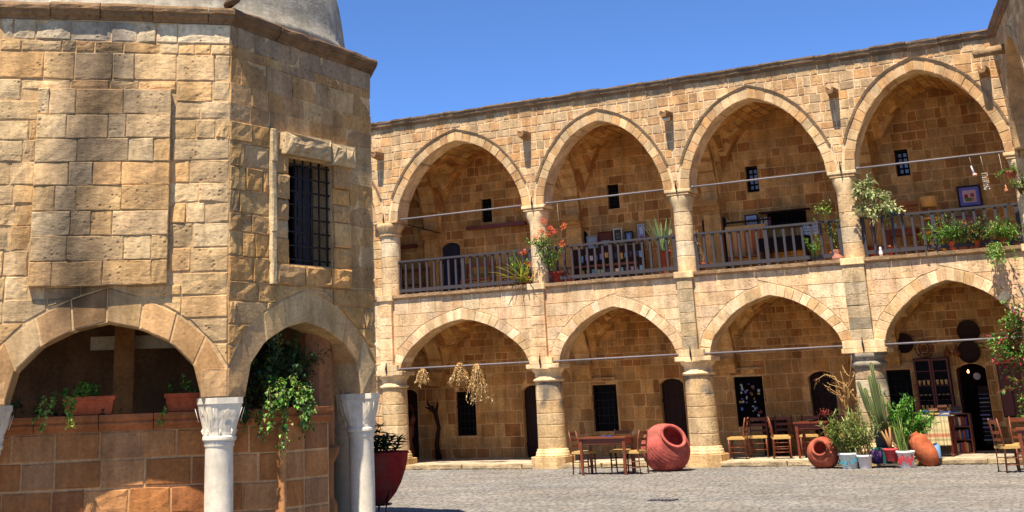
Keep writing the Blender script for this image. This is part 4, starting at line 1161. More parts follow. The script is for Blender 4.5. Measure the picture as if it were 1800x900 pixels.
# bay one: bench, white chair, carved figure, driftwood
make_table((-.75, 1.2, .12), .0, .62, .45, .6, 'low reddish table in the shade behind the first column', 'redwood')
ct = make_chair((-1.05, .75, .12), 2.5, 'pale old chair left of the low reddish table', 'white', 'wood', grp=None)
t = thing('carved_figure', (-.72, 2.0, .12), 'orange carved wooden figure standing in the dark left doorway', 'sculpture')
mb = MB(); lathe(mb, (-.72, 2.0, .12), [(.09, 0), (.11, .2), (.06, .5), (.1, .62), (.12, .78), (.06, .9)], 12, srgb(190, 86, 34), jit=.05); mb.build('trunk', M['wood'], t)
for s in (-1, 1):
    mb = MB(); tube(mb, [(-.72 + s * .05, 2, .95), (-.72 + s * .13, 2, 1.15), (-.72 + s * .12, 2, 1.36), (-.72 + s * .05, 2, 1.5)], [.06, .07, .05, .02], 8, srgb(196, 92, 38)); mb.build('wing', M['wood'], t)
t = thing('driftwood', (.0, 2.2, .12), 'tall gnarled driftwood trunk leaning on the corbel wall', 'driftwood')
mb = MB(); P = [(.02, 2.2, .12), (.0, 2.15, .5), (.05, 2.2, .9), (-.0, 2.15, 1.25), (-.08, 2.1, 1.45)]
tube(mb, P, [.09, .06, .055, .06, .03], 8); tube(mb, [P[3], (-.2, 2.1, 1.5), (-.22, 2.1, 1.62)], [.05, .03, .01], 7); tube(mb, [P[3], (.1, 2.1, 1.5), (.08, 2.1, 1.6)], [.045, .03, .01], 7); tube(mb, [(-.1, 2.12, 1.35), (-.28, 2.1, 1.42)], [.04, .015], 6)
mb.build('trunk', M['dwood'], t)
# dried bunches hanging from the rod
for x, z1, z0, wd, lab in ((.92, 2.33, 1.92, .17, 'small dried plant bunch hanging at the left of the tie rod'), (1.95, 2.42, 1.82, .2, 'bushy dried plant bunch hanging in the middle of the tie rod'), (2.42, 2.38, 1.42, .12, 'long thin dried plant bunch hanging in front of the barred window')):
    t = thing('dried_bunch', (x, -.05, z1), lab, 'dried plant', 'dried bunches hanging from the rod')
    P_ = [wander((x + U(-.04, .04), -.03, z1), Vector((U(-wd, wd) * 3, U(-.4, .4), -.35)), (z1 - z0) * U(.55, 1.1), 7, .25, .32) for _ in range(24)]
    stems(P_, DRY[1], .010, parent=t); foliage(t, P_, 34, .05, DRY + [srgb(226, 200, 150)], .03, .5, 'dry_leaves', .05)
# jars
def jar(loc, axis, prof, col, label, name='jar', n=48, rings=0):
    t = thing(name, loc, label, 'jar'); Rm = Vector(axis).normalized().to_track_quat('Z', 'Y').to_matrix()
    zc = sum(z for r, z in prof[:3]) * 0
    mb = MB(); lathe(mb, loc, prof, n, col, rot=Rm, jit=.012, colf=lambda v: tuple(c * (1 + .35 * noise.noise(v * 5)) for c in col)); mb.build('body', M['clay'], t)
    return t
def rib(prof, amp=.006, per=.05):
    out = []
    for i in range(len(prof) - 1):
        (a, b), (c, d) = prof[i], prof[i + 1]; n = max(1, int(abs(d - b) / .018))
        for k in range(n): 
            s = k / n; z = b + (d - b) * s; out.append((a + (c - a) * s + amp * math.sin(z / per * 6.28) * (1 if abs(z) < .38 else 0), z))
    return out + [prof[-1]]
def ell(R_, H, z0, z1, n=14, p=2.1):
    return [(R_ * max(0, 1 - abs((z0 + (z1 - z0) * k / n) / H) ** p) ** (1 / p), z0 + (z1 - z0) * k / n) for k in range(n + 1)]
big = ell(.51, .47, -.45, .36) + [(.27, .39), (.26, .42), (.285, .435), (.285, .46), (.265, .47), (.225, .46), (.215, .42), (.26, .33), (.4, .1), (.3, -.2)]
jar((7.5, -1.3, .44), (.52, -.42, .48), rib(big[:15], .004, .06) + big[15:], srgb(176, 86, 76), 'huge red pithos jar lying tilted against the middle column')
sm = ell(.315, .28, -.27, .21) + [(.165, .225), (.155, .25), (.175, .275), (.165, .29), (.13, .28), (.12, .22), (.2, .1), (.15, -.1)]
jar((10.66, -.82, .285), (.02, -.85, .42), rib(sm[:15], .003, .05) + sm[15:], srgb(162, 84, 60), 'round brown terracotta jar lying on its side before the shaded table')
am = ell(.215, .36, -.35, .28) + [(.1, .30), (.09, .34), (.1, .36), (.07, .35)]
jar((12.55, -.45, .30), (-.45, -.1, .85), am, srgb(186, 98, 62), 'tall orange terracotta amphora leaning left beside the book table')
# drain grate
t = thing('drain_grate', (10.2, -8.8, .02), 'iron slotted drain grate set in the courtyard cobbles', 'drain')
mb = MB()
box(mb, (10.2, -8.8, .012), (.42, .24, .01)); mb.build('plate', M['rail'], t)
for k in range(7):
    mb = MB(); box(mb, (10.02 + k * .06, -8.8, .02), (.026, .22, .012), rot=None); mb.build('bar', M['rod'], t)

# ================================================================ plant corner around the fourth column
def potted(loc, label, r, h, col, mat='clay', pname='potted_plant', cat='plant'):
    t = thing(pname, loc, label, cat); pot(t, loc, r * .8, r, h, col, mat); return t
# spiky yellow-green plants in white paint buckets
t = potted((11.2, -1.0, 0), 'bushy yellow-green plant in a wide white-and-blue bucket', .19, .30, srgb(206, 212, 208), 'paint')
mb = MB(); b = Vector((11.2, -1.0, 0))
for k in range(9):
    a = U(0, 6.28); box(mb, b + kdir(a) * .183 + Vector((0, 0, U(.08, .2))), (.05, .05, .04), srgb(70, 140, 150), rot=Matrix.Rotation(a, 3, 'Z'))
mb.build('label', M['paint'], t)
P_ = [wander((11.2 + U(-.1, .1), -1 + U(-.1, .1), .25), Vector((U(-1, .8), U(-.7, .5), 1.3)), U(.45, .85), 6, .24) for _ in range(20)]
stems(P_, srgb(120, 100, 60), .008, parent=t)
mb = MB()
for P in P_:
    for i in range(2, 7):
        for k in range(11): blade(mb, P[i], rv() + Vector((0, 0, .35)), U(.11, .2), .026, random.choice(GRY + GREEN[3:]), .5, 3)
mb.build('foliage', M['leaf'], t, kind='stuff')
t = potted((11.52, -1.05, 0), 'leafy variegated plant in a white pot with a purple mark', .14, .26, srgb(214, 206, 204), 'paint')
P_ = [wander((11.52 + U(-.08, .08), -1.05 + U(-.08, .08), .22), Vector((U(-.6, .6), U(-.5, .5), 1.5)), U(.5, .95), 6, .22) for _ in range(20)]
stems(P_, srgb(120, 100, 60), .008, parent=t); foliage(t, P_, 60, .07, GRY + GREEN[3:], .05, .35)
mb = MB(); lathe(mb, (11.65, -.62, .08), [(.12, 0), (.13, .22), (.1, .24)], 12, srgb(90, 60, 110)); tag(mb.build('bucket', M['paint']), 'dark purple bucket half hidden behind the white pots', 'bucket')
# thin branching tree stems rising in front of the column
t = thing('bare_shrub', (11.15, -.55, 0), 'tall thin straw-coloured shrub reaching up the dirty column', 'shrub')
pot(t, (11.15, -.55, 0), .12, .14, .22, srgb(80, 60, 60))
P_ = [wander((11.15, -.55, .2), Vector((.1 * U(-1, 1), 0, 1)), U(1.3, 2.05), 9, .12) for _ in range(5)]
P_ += [wander(P[U(0, 1) > .5 and 6 or 7], Vector((U(-1, .4), U(-.3, .3), .6)), U(.25, .5), 5, .3) for P in P_ for _ in range(3)]
P_.append([Vector(v) for v in ((11.12, -.5, 1.45), (11.0, -.5, 1.75), (10.8, -.5, 1.8), (10.62, -.52, 1.7), (10.55, -.52, 1.52))])
stems(P_, srgb(176, 138, 84), .012, parent=t); foliage(t, P_[5:], 12, .05, DRY + [srgb(150, 70, 40), srgb(128, 120, 60)], .04, .5, 'dry_leaves')
foliage(t, [wander((10.95, -.6, 1.0), Vector((-.4, 0, .2)), .35, 5, .3) for _ in range(5)], 16, .05, [srgb(150, 52, 44), srgb(120, 60, 40)], .05, .5, 'red_leaves')
# columnar cactus
t = thing('cactus', (11.85, -.7, .0), 'tall dark green branching cactus leaning before the column', 'cactus')
pot(t, (11.98, -.75, .12), .11, .14, .24, srgb(190, 70, 74), 'paint')
for k, (dx, z1, z0, r_) in enumerate(((-.38, 1.62, .75, .035), (-.28, 1.5, .72, .035), (-.16, 1.72, .7, .04), (-.02, 1.58, .75, .035), (-.08, 1.98, .68, .034), (-.33, 1.25, .7, .03), (.03, 1.35, .72, .03), (-.2, 1.3, .55, .035))):
    mb = MB(); top = Vector((11.9 + dx, -.7 + U(-.1, .1), z1)); bt = Vector((11.93 + dx * .35, -.72, z0))
    P = [bt, bt.lerp(top, .35) + Vector((dx * .15, 0, 0)), bt.lerp(top, .7) + Vector((dx * .08, 0, 0)), top, top + Vector((0, 0, .02))]
    N = 10; tube(mb, P, [r_ * .8, r_, r_, r_ * .8, .006], N, vary(srgb(66, 78, 40), .15))
    # ribs
    for q in range(5):
        a = q * 1.257; o_ = Vector((math.cos(a), math.sin(a), 0)) * r_; tube(mb, [p + o_ for p in P[:4]], [.008] * 4, 4, srgb(104, 106, 66))
    mb.build('branch', M['paint'], t)
mb = MB()
for dx in (0, .05, -.05): tube(mb, [(11.98, -.75, .34), (11.95 + dx, -.74, .55), (11.9 + dx * 2, -.72, .75)], [.03, .024, .02], 7, srgb(160, 118, 76))
mb.build('trunk', M['paint'], t)
mb = MB(); box(mb, (11.98, -.78, .06), (.55, .3, .03), srgb(90, 80, 70)); box(mb, (11.78, -.78, .02), (.04, .26, .06), srgb(70, 60, 50)); box(mb, (12.18, -.78, .02), (.04, .26, .06), srgb(70, 60, 50)); tag(mb.build('pallet', M['paint']), 'low wooden pallet under the red cactus pot', 'pallet')
# teal crate and dark box
t = thing('teal_crate', (11.78, -.5, .04), 'dark teal plastic crate behind the cactus pot', 'crate')
mb = MB(); 
for z, s in ((.16, .37), (.2, .4), (.36, .4), (.4, .43)): pass
box(mb, (11.76, -.45, .2), (.36, .3, .28)); box(mb, (11.76, -.45, .35), (.4, .34, .035)); mb.build('body', M['teal'], t)
t = thing('grey_tub', (11.76, -.42, .37), 'grey bag and dark tub stacked on the teal crate', 'tub')
mb = MB(); lathe(mb, (11.76, -.4, .37), [(.13, 0), (.15, .22), (.16, .24), (.13, .3), (.14, .42), (.06, .5)], 12, srgb(82, 84, 92), jit=.06); mb.build('body', M['paint'], t)
# bright bush
t = potted((12.1, .05, .12), 'bright green broad-leaved bush right of the dirty column', .16, .24, srgb(90, 70, 60))
P_ = [wander((12.1 + U(-.08, .08), .05, .3), Vector((U(-.25, .25), U(-.3, .1), 1.5)), U(.6, 1.15), 6, .2) for _ in range(16)] + [wander((12.2, -.1, .4), Vector((U(.2, 1.1), U(-.5, .1), .9)), U(.5, .85), 6, .2) for _ in range(14)]
stems(P_, srgb(90, 84, 44), .008, parent=t); foliage(t, P_, 46, .13, FRESH + [srgb(70, 120, 50)], .07, .28, start=.3)
# snake plant in painted bucket
t = potted((12.29, -.95, 0), 'upright striped spiky plant in a white bucket with red marks', .165, .32, srgb(222, 210, 204), 'paint')
mb = MB(); b = Vector((12.29, -.95, 0))
for k in range(8):
    a = 3.6 + k * .3; box(mb, b + kdir(a) * .155 + Vector((0, 0, U(.1, .2))), (.012, .03, .12), srgb(186, 60, 66), rot=Matrix.Rotation(a, 3, 'Z'))
mb.build('label', M['paint'], t)
for k in range(22):
    mb = MB(); blade(mb, b + Vector((U(-.1, .1), U(-.1, .1), .27)), Vector((U(-.4, .4), U(-.3, .3), 1.4)), U(.4, .78), .05, random.choice(GRY + GREEN[:2]), .06, 5); mb.build('leaf', M['leaf'], t)
# blue jug
t = thing('plastic_drum', (12.72, -.1, .12), 'small blue and white container between amphora and book table', 'container'); mb = MB(); lathe(mb, (12.72, -.1, .0), [(.075, .12), (.08, .14), (.08, .36), (.05, .4), (.03, .42)], 12, srgb(120, 160, 200)); mb.build('body', M['paint'], t)
# book table with plaid cloth
t = make_table((12.66, .85, .12), 0, .60, .6, .78, 'turned-leg table carrying stacks of second-hand books', 'redwood')
cl = MB(); NX, NZ = 26, 16; x0, x1, y0 = 12.78, 13.12, .52
def plaid(u, v):
    base = Vector(srgb(206, 186, 138)); r_ = Vector(srgb(170, 52, 44)); g_ = Vector(srgb(92, 96, 60)); k_ = Vector(srgb(80, 66, 52))
    c = base
    if (u * 6) % 1 < .22: c = c.lerp(k_, .5)
    if .62 < v < .74: c = c.lerp(r_, .65)
    elif .78 < v < .84: c = c.lerp(g_, .6)
    elif (v * 6) % 1 < .2: c = c.lerp(g_, .3)
    return tuple(c)
vs = []; cs = []
for a in range(NX + 1):
    for b in range(NZ + 1):
        u_, v_ = a / NX, b / NZ; vs.append((12.40 + .52 * u_, .52 - .012 * math.sin(u_ * 26) * v_ * 1.5 - .01 * v_, .905 - .56 * v_)); cs.append(plaid(u_ * 1.6, v_))
cl.add(vs, [(a * (NZ + 1) + b, a * (NZ + 1) + b + 1, (a + 1) * (NZ + 1) + b + 1, (a + 1) * (NZ + 1) + b) for a in range(NX) for b in range(NZ)], cs)
cl.add([(12.36, .52, .906), (12.96, .52, .906), (12.96, 1.16, .906), (12.36, 1.16, .906)], [(0, 1, 2, 3)], srgb(206, 186, 138))
tag(cl.build('tablecloth', M['paint']), 'cream plaid cloth with a red stripe hanging over the book table', 'tablecloth')
BC_ = [srgb(*c) for c in ((200, 180, 150), (150, 60, 40), (60, 80, 120), (190, 150, 90), (110, 70, 50), (210, 205, 190), (70, 90, 70), (160, 120, 90), (90, 50, 60))]
def book(mb, c, s, rot, col):
    """cover boards, spine and page block"""
    R_ = rot; c = Vector(c); x, y, z = s
    box(mb, c + R_ @ Vector((0, 0, z / 2 - .002)), (x, y, .004), col, rot=R_); box(mb, c - R_ @ Vector((0, 0, z / 2 - .002)), (x, y, .004), col, rot=R_)
    box(mb, c - R_ @ Vector((0, y / 2 - .002, 0)), (x, .004, z - .008), col, rot=R_); box(mb, c + R_ @ Vector((0, .003, 0)), (x - .01, y - .012, z - .009), srgb(226, 214, 186), rot=R_)
BN = ['cream', 'brick red', 'blue', 'ochre', 'brown', 'white', 'green', 'tan', 'plum', 'navy', 'red']; ORD = ['first', 'second', 'third', 'fourth', 'fifth', 'sixth', 'seventh', 'eighth', 'ninth', 'tenth', 'eleventh', 'twelfth', 'thirteenth', 'fourteenth', 'fifteenth', 'sixteenth', 'seventeenth', 'eighteenth', 'nineteenth', 'twentieth']
bk_places = ['left', 'middle', 'right']
idx = 0
words = ['topmost', 'second', 'third', 'fourth', 'fifth', 'sixth']
for sx, n, pn in ((12.45, 4, 'left'), (12.64, 5, 'middle'), (12.84, 6, 'right')):
    z = .908
    for k in range(n):
        h = U(.022, .042); mb = MB(); ci_ = random.randrange(len(BC_)); col = BC_[ci_]
        book(mb, (sx + U(-.02, .02), .66 + U(-.03, .03), z + h / 2), (.2 + U(-.02, .03), .15, h), Matrix.Rotation(U(-.25, .25), 3, 'Z'), vary(col)); z += h + .0005
        tag(mb.build('book', M['paint']), '%s book lying %s from the bottom of the %s pile on the plaid table' % (BN[ci_], ORD[k], pn), 'book', 'books in the %s pile on the plaid table' % pn)
# bookcase
t = thing('bookcase', (12.9, 1.75, .12), 'low wooden bookcase of three shelves right of the book table', 'bookcase')
for s in (0, 1):
    mb = MB(); box(mb, (12.70 + s * .44, 1.8, .52), (.025, .26, .8)); mb.build('side_panel', M['wood'], t)
for z in (.14, .4, .66, .915):
    mb = MB(); box(mb, (12.92, 1.8, z), (.42, .26, .02)); mb.build('shelf', M['wood'], t)
mb = MB(); box(mb, (12.92, 1.935, .52), (.44, .012, .78)); mb.build('back_panel', M['dwood'], t)
for r_, z in enumerate((.15, .41, .67)):
    x = 12.725; nb_ = 0
    while x < 13.09:
        wd = U(.02, .045); hh = U(.15, .21); lean = U(-.12, .02); mb = MB(); ci_ = random.randrange(len(BC_) + 2); col = (BC_ + [srgb(40, 60, 110), srgb(160, 40, 44)])[ci_]
        Rm = Matrix.Rotation(lean * 0 + math.pi / 2, 3, 'Y'); book(mb, (x + wd / 2, 1.77, z + hh / 2), (hh, .14, wd), Rm, vary(col))
        rn = ['bottom', 'middle', 'top'][r_]
        tag(mb.build('book', M['paint']), '%s upright book, %s from the left on the %s shelf of the bookcase' % (BN[ci_], ORD[nb_], rn), 'book', 'books on the %s shelf of the bookcase' % rn); x += wd + .002; nb_ += 1
for k in range(5):
    mb = MB(); book(mb, (12.9 + U(-.03, .03), 1.78, .94 + .03 * k), (.2, .15, .028), Matrix.Rotation(U(-.2, .2), 3, 'Z'), vary(BC_[k * 2])); tag(mb.build('book', M['paint']), '%s book lying %s from the bottom of the pile on the bookcase' % (BN[k * 2], ORD[k]), 'book', 'books piled on the bookcase top')
# glazed wall cabinet
t = thing('wall_cabinet', (12.42, 2.35, .95), 'tall red-brown glazed cabinet of glassware on the shaded wall', 'cabinet')
mb = MB(); box(mb, (12.42, 2.4, 1.5), (.74, .16, 1.16)); mb.build('case', M['dwood'], t)
for s in (0, 1):
    cx_ = 12.235 + s * .37
    mb = MB()
    for a in (-1, 1): box(mb, (cx_ + a * .16, 2.3, 1.5), (.035, .03, 1.12)); box(mb, (cx_, 2.3, 1.5 + a * .54), (.285, .03, .04))
    for z in (1.2, 1.5, 1.8): box(mb, (cx_, 2.3, z), (.285, .02, .015))
    d = mb.build('door', M['redwood'], t); mb = MB(); box(mb, (cx_, 2.317, 1.5), (.29, .005, 1.06)); mb.build('pane', M['glass'], d)
    for k in range(4):
        for j in range(3):
            mb = MB(); lathe(mb, (cx_ - .09 + .09 * j, 2.28, (1.03, 1.22, 1.52, 1.2)[k] if k else 1.0), [(.025, 0), (.03, .07), (.034, .1)], 8, random.choice([srgb(200, 200, 210), srgb(120, 150, 190), srgb(190, 150, 110)])); mb.build('glassware', M['glass'] if k == 3 else M['wicker'], t)
# trays and baskets on the wall
for x, z, r_, lab in ((11.89, 2.42, .215, 'round dark tray on the wall above the dark opening'), (13.28, 2.6, .24, 'upper of two dark round trays above the shop door'), (13.23, 2.17, .24, 'lower dark round tray just above the shop door')):
    t = thing('round_tray', (x, 2.45, z), lab, 'tray', 'round trays on the shaded wall'); mb = MB(); lathe(mb, (x, 2.46, z), [(r_ * .6, 0), (r_ * .97, .01), (r_, .03), (r_ * .96, .035), (r_ * .9, .02), (.02, .018)], 24, rot=Matrix.Rotation(PI / 2, 3, 'X')); mb.build('disc', M['dwood'], t)
t = thing('sieve', (12.31, 2.42, 2.28), 'round wooden hoop sieve between the trays', 'sieve'); mb = MB()
for r_ in (.19, .12): tube(mb, [(12.31 + r_ * math.cos(a * .3927), 2.4, 2.28 + r_ * math.sin(a * .3927)) for a in range(17)], .012, 5, cap=False)
for k in range(4): a = k * .785; tube(mb, [(12.31 - .19 * math.cos(a), 2.41, 2.28 - .19 * math.sin(a)), (12.31 + .19 * math.cos(a), 2.41, 2.28 + .19 * math.sin(a))], .006, 4)
mb.build('hoop', M['redwood'], t)
for x in (12.78, 12.98):
    t = thing('gourd', (x, 2.42, 2.14), 'small brown gourd %s on the shelf under the upper tray' % ('nearer the sieve' if x < 12.8 else 'nearer the shop door'), 'gourd'); mb = MB(); lathe(mb, (x, 2.4, 2.08), [(.02, 0), (.07, .03), (.08, .08), (.05, .13), (.03, .17), (.015, .22)], 12, srgb(130, 70, 40)); mb.build('body', M['clay'], t)
# clock, bulb and books inside the shop door
t = thing('wall_clock', (13.29, 2.6, 1.66), 'round pale dial hanging inside the dark shop doorway', 'clock'); mb = MB(); lathe(mb, (13.29, 2.62, 1.66), [(.075, 0), (.075, .02), (.065, .022)], 20, srgb(150, 150, 150), rot=Matrix.Rotation(PI / 2, 3, 'X')); mb.build('dial', M['paint'], t)
t = thing('light_bulb', (13.13, 2.55, 1.75), 'small glowing bulb at the top of the shop doorway', 'lamp')
mb = MB(); lathe(mb, (13.13, 2.56, 1.73), [(.005, 0), (.02, .012), (.024, .03), (.014, .05), (.012, .07)], 10, (1, .5, .2)); em, n_, l_, b_ = newmat('bulb_glow'); b_.inputs['Emission Color'].default_value = (1, .35, .1, 1); b_.inputs['Emission Strength'].default_value = 6; mb.build('bulb', em, t)
mb = MB(); tube(mb, [(13.13, 2.56, 1.8), (13.13, 2.56, 1.92)], .004, 5); mb.build('cord', M['iron'], t)
t = thing('book_rack', (13.36, 2.72, .3), 'dark rack of stacked papers inside the shop doorway', 'rack'); mb = MB(); box(mb, (13.36, 2.8, .85), (.24, .04, 1.2)); mb.build('frame', M['dwood'], t)
for k in range(12):
    mb = MB(); box(mb, (13.34 + U(-.02, .02), 2.72, .35 + k * .085), (.2, .12, U(.015, .035)), vary(random.choice([srgb(150, 140, 130), srgb(90, 84, 90), srgb(120, 110, 140)]))); mb.build('paper_stack', M['paint'], t)
# posters on the third window
t = thing('poster_board', (8.25, 2.5, 1.3), 'black board of small pictures and cards filling the third window', 'board')
mb = MB(); box(mb, (8.25, 2.5, 1.29), (.64, .02, 1.06)); mb.build('panel', M['black'], t)
for k in range(34):
    c = random.choice([srgb(190, 185, 180), srgb(120, 60, 50), srgb(170, 140, 60), srgb(90, 110, 170), srgb(150, 150, 150)])
    mb = MB(); box(mb, (8.25 + U(-.24, .24), 2.485, 1.29 + U(-.42, .42)), (U(.02, .06), .006, U(.02, .07)), c, rot=Matrix.Rotation(U(-.6, .6), 3, 'Y')); mb.build('card', M['paint'], t)

# bougainvillea at the right edge
t = thing('bougainvillea', (14.6, -.6, 0), 'bougainvillea with magenta flowers climbing at the right edge', 'plant')
pot(t, (14.62, -.5, 0), .2, .26, .4, srgb(170, 90, 60))
P_ = [wander((14.62, -.5, .38), Vector((.1 * U(-1, .6), 0, 1)), 2.2, 9, .12) for _ in range(5)]
B_ = [wander((14.65 + U(-.1, .5), -.5, U(1.9, 2.7)), Vector((U(-1, .5), U(-.4, .4), U(-.3, .4))), U(.4, .9), 7, .3, .06) for _ in range(60)] + [wander((14.6 + U(-.1, .4), -.5, U(1.0, 2.2)), Vector((U(-.8, .6), U(-.3, .3), U(-.4, .2))), U(.25, .5), 6, .3) for _ in range(34)]
stems(P_ + B_, srgb(110, 90, 60), .012, parent=t); foliage(t, B_, 30, .075, FRESH + GREEN, .05, .6)
foliage(t, random.sample(B_, 40), 9, .065, [srgb(190, 24, 70), srgb(214, 40, 90), srgb(170, 20, 60)], .05, .85, 'flowers')

# ================================================================ upper gallery
for i in range(0, 5):
    xa, xb = XC[i] + .22, XC[i + 1] - .22
    nm = ['at far left behind the pavilion', 'between the first two columns', 'between the second and third columns, behind the coral flowers', 'between the third and fourth columns', 'in the rightmost bay with many plants'][i]
    t = thing('railing', ((xa + xb) / 2, .25, 4.15), 'grey wooden gallery railing ' + nm, 'railing', 'gallery railings')
    mb = MB(); box(mb, ((xa + xb) / 2, .22, 4.975), (xb - xa, .09, .045)); mb.build('top_rail', M['rail'], t)
    mb = MB(); box(mb, ((xa + xb) / 2, .22, 4.25), (xb - xa, .06, .08)); mb.build('bottom_rail', M['rail'], t)
    n = int((xb - xa) / .2)
    for k in range(n + 1):
        x = xa + .03 + (xb - xa - .06) * k / n; mb = MB(); wd = .085 if k in (0, n, n // 2) else .05
        box(mb, (x, .22, 4.56), (wd, .045, .86 if wd > .06 else .8)); 
        if wd > .06: mb = MB(); box(mb, (x, .22, 4.55), (wd, .055, .83))
        mb.build('baluster', M['rail'], t)
# wing railing
xa, xb = FW(.4, 0, -.25), FW(3.6, 0, -.25)
t = thing('railing', tuple((xa + xb) / 2 + Vector((0, 0, 4.15))), 'grey wooden railing on the side wing at the right edge', 'railing', 'gallery railings')
Rw = Matrix((FW.t, -FW.n, Vector((0, 0, 1)))).transposed(); ml = (xa + xb) / 2
mb = MB(); box(mb, ml + Vector((0, 0, 4.97)), (3.2, .09, .045), rot=Rw); mb.build('top_rail', M['rail'], t)
mb = MB(); box(mb, ml + Vector((0, 0, 4.25)), (3.2, .06, .08), rot=Rw); mb.build('bottom_rail', M['rail'], t)
for k in range(17):
    mb = MB(); box(mb, xa.lerp(xb, k / 16) + Vector((0, 0, 4.56)), (.05, .045, .8), rot=Rw); mb.build('baluster', M['rail'], t)
# small lamp on the facade
t = thing('spot_lamp', (7.78, -.05, 7.74), 'round metal lamp on the facade above the third column', 'lamp')
mb = MB(); lathe(mb, (7.78, -.12, 7.62), [(.07, 0), (.085, .03), (.085, .1), (.06, .12)], 16, rot=Matrix.Rotation(PI / 2.4, 3, 'X')); mb.build('lamp_head', M['chrome'], t)
mb = MB(); tube(mb, [(7.78, 0, 7.68), (7.78, -.12, 7.68)], .02, 6); mb.build('bracket', M['iron'], t)
# beam and benches, first bay
mb = MB(); box(mb, (1.9, 2.40, 5.93), (1.75, .12, .09)); tag(mb.build('wall_beam', M['redwood']), 'long dark red wooden beam on the wall of the first upper bay', 'beam')
mb = MB(); box(mb, (-1.0, 2.42, 5.62), (.9, .08, .1)); tag(mb.build('wall_beam', M['redwood']), 'short dark red beam behind the first upper column', 'beam')
mb = MB(); tube(mb, [(.25, .6, 5.95), (.55, 1.8, 5.8)], .015, 6); tag(mb.build('iron_bracket', M['iron']), 'thin iron bracket below the tie rod in the first upper bay', 'bracket')
def bench(x, lab, L=.9):
    t = thing('bench', (x, 2.15, 4.12), lab, 'bench', 'wooden benches in the upper gallery')
    mb = MB(); box(mb, (x, 2.1, 4.55), (L, .34, .03)); mb.build('seat', M['wood'], t)
    mb = MB(); box(mb, (x, 2.28, 4.95), (L, .03, .1)); mb.build('backrest', M['wood'], t)
    for a in (-1, 1):
        for y_ in (1.95, 2.27): mb = MB(); box(mb, (x + a * (L / 2 - .04), y_, 4.32 if y_ < 2 else 4.55), (.05, .05, .43 if y_ < 2 else .88)); mb.build('leg', M['wood'], t)
bench(1.45, 'plain wooden bench right of the blue door in the first upper bay'); bench(-.55, 'wooden bench left of the blue door, behind the first column'); bench(2.6, 'second wooden bench in the first upper bay near the coral flowers', .8)
bench(8.75, 'low dark bench under the cupboard panels in the third upper bay', 1.0)
# flowering plant at second column
t = thing('flowering_plant', (4.5, .15, 4.2), 'coral-flowered climbing plant wrapped round the second upper column', 'plant')
pot(t, (4.55, .3, 4.14), .14, .17, .26, srgb(120, 40, 34))
P_ = [wander((4.5, .2, 4.35), Vector((U(-.8, .5), U(-.7, -.1), 1.3)), U(.6, 1.1), 8, .22) for _ in range(11)] + [wander((4.3, -.08, 4.9), Vector((U(-.3, .9), -.3, .2)), U(.4, .6), 6, .25) for _ in range(7)]
P_ += [wander((3.75, .0, 4.2), Vector((U(-.3, .6), -.2, U(.5, 1.2))), U(.4, .8), 6, .18) for _ in range(7)]
stems(P_, srgb(96, 108, 44), .008, parent=t); foliage(t, P_, 34, .07, GREEN + FRESH, .05, .5)
fl = MB(); heads = [(4.43, -.05, 5.58), (4.92, .0, 5.42), (4.55, -.1, 5.25), (4.72, -.1, 5.3), (4.2, -.1, 5.2), (3.86, -.05, 4.9), (3.95, -.08, 4.62), (4.85, .0, 5.0), (4.38, -.12, 5.33), (4.62, -.1, 5.38)]
for hx in heads:
    for _ in range(38): leaf(fl, Vector(hx) + rv(.085), rv(), .045, .035, random.choice([srgb(226, 92, 66), srgb(236, 120, 80), srgb(220, 140, 70), srgb(206, 60, 56)]))
fl.build('flowers', M['leaf'], t, kind='stuff')
t2 = thing('yellow_leaved_plant', (3.75, .05, 4.15), 'plant with pale yellow stems leaning left of the second upper column', 'plant')
pot(t2, (3.78, .3, 4.14), .1, .13, .2, TC)
for k in range(20):
    mb = MB(); blade(mb, Vector((3.76 + U(-.16, .2), .05, 4.2)), Vector((U(-.9, .7), -.4, U(.4, 1.4))), U(.4, .8), .05, random.choice([srgb(196, 190, 70), srgb(160, 170, 60), srgb(210, 180, 80)]), .9, 6); mb.build('leaf', M['leaf'], t2)
stems([wander((3.75, -.12, 4.15), Vector((.2, -.2, -.5)), .5, 6, .2, .3), wander((4.1, -.13, 4.1), Vector((.1, -.1, -.6)), .35, 5, .2, .3)], srgb(110, 84, 50), .008, 'dry_stem', t2)
# green palm-like plant left of third column
t = thing('spiky_palm', (7.2, .45, 4.14), 'tall pale green spiky plant in an orange pot by the third column', 'plant')
pot(t, (7.2, .5, 4.14), .1, .14, .55, srgb(190, 88, 52)); b = Vector((7.2, .5, 4.66))
for k in range(30):
    mb = MB(); blade(mb, b + rv(.05), Vector((U(-.75, .75), U(-.6, .4), 1.5)), U(.55, .95), .06, random.choice([srgb(120, 150, 92), srgb(150, 176, 116), srgb(94, 124, 70), srgb(176, 190, 130)]), .35, 5); mb.build('leaf', M['leaf'], t)
t = thing('tall_stool', (7.45, .9, 4.14), 'red wooden plant stool beside the orange pot', 'stool')
mb = MB(); lathe(mb, (7.45, .9, 4.75), [(.12, 0), (.13, .02), (.12, .04)], 14); mb.build('seat', M['redwood'], t)
for k in range(4):
    d = kdir(k * 1.57 + .78); mb = MB(); tube(mb, [Vector((7.45, .9, 4.14)) + d * .15, Vector((7.45, .9, 4.76)) + d * .08], .018, 6); mb.build('leg', M['redwood'], t)
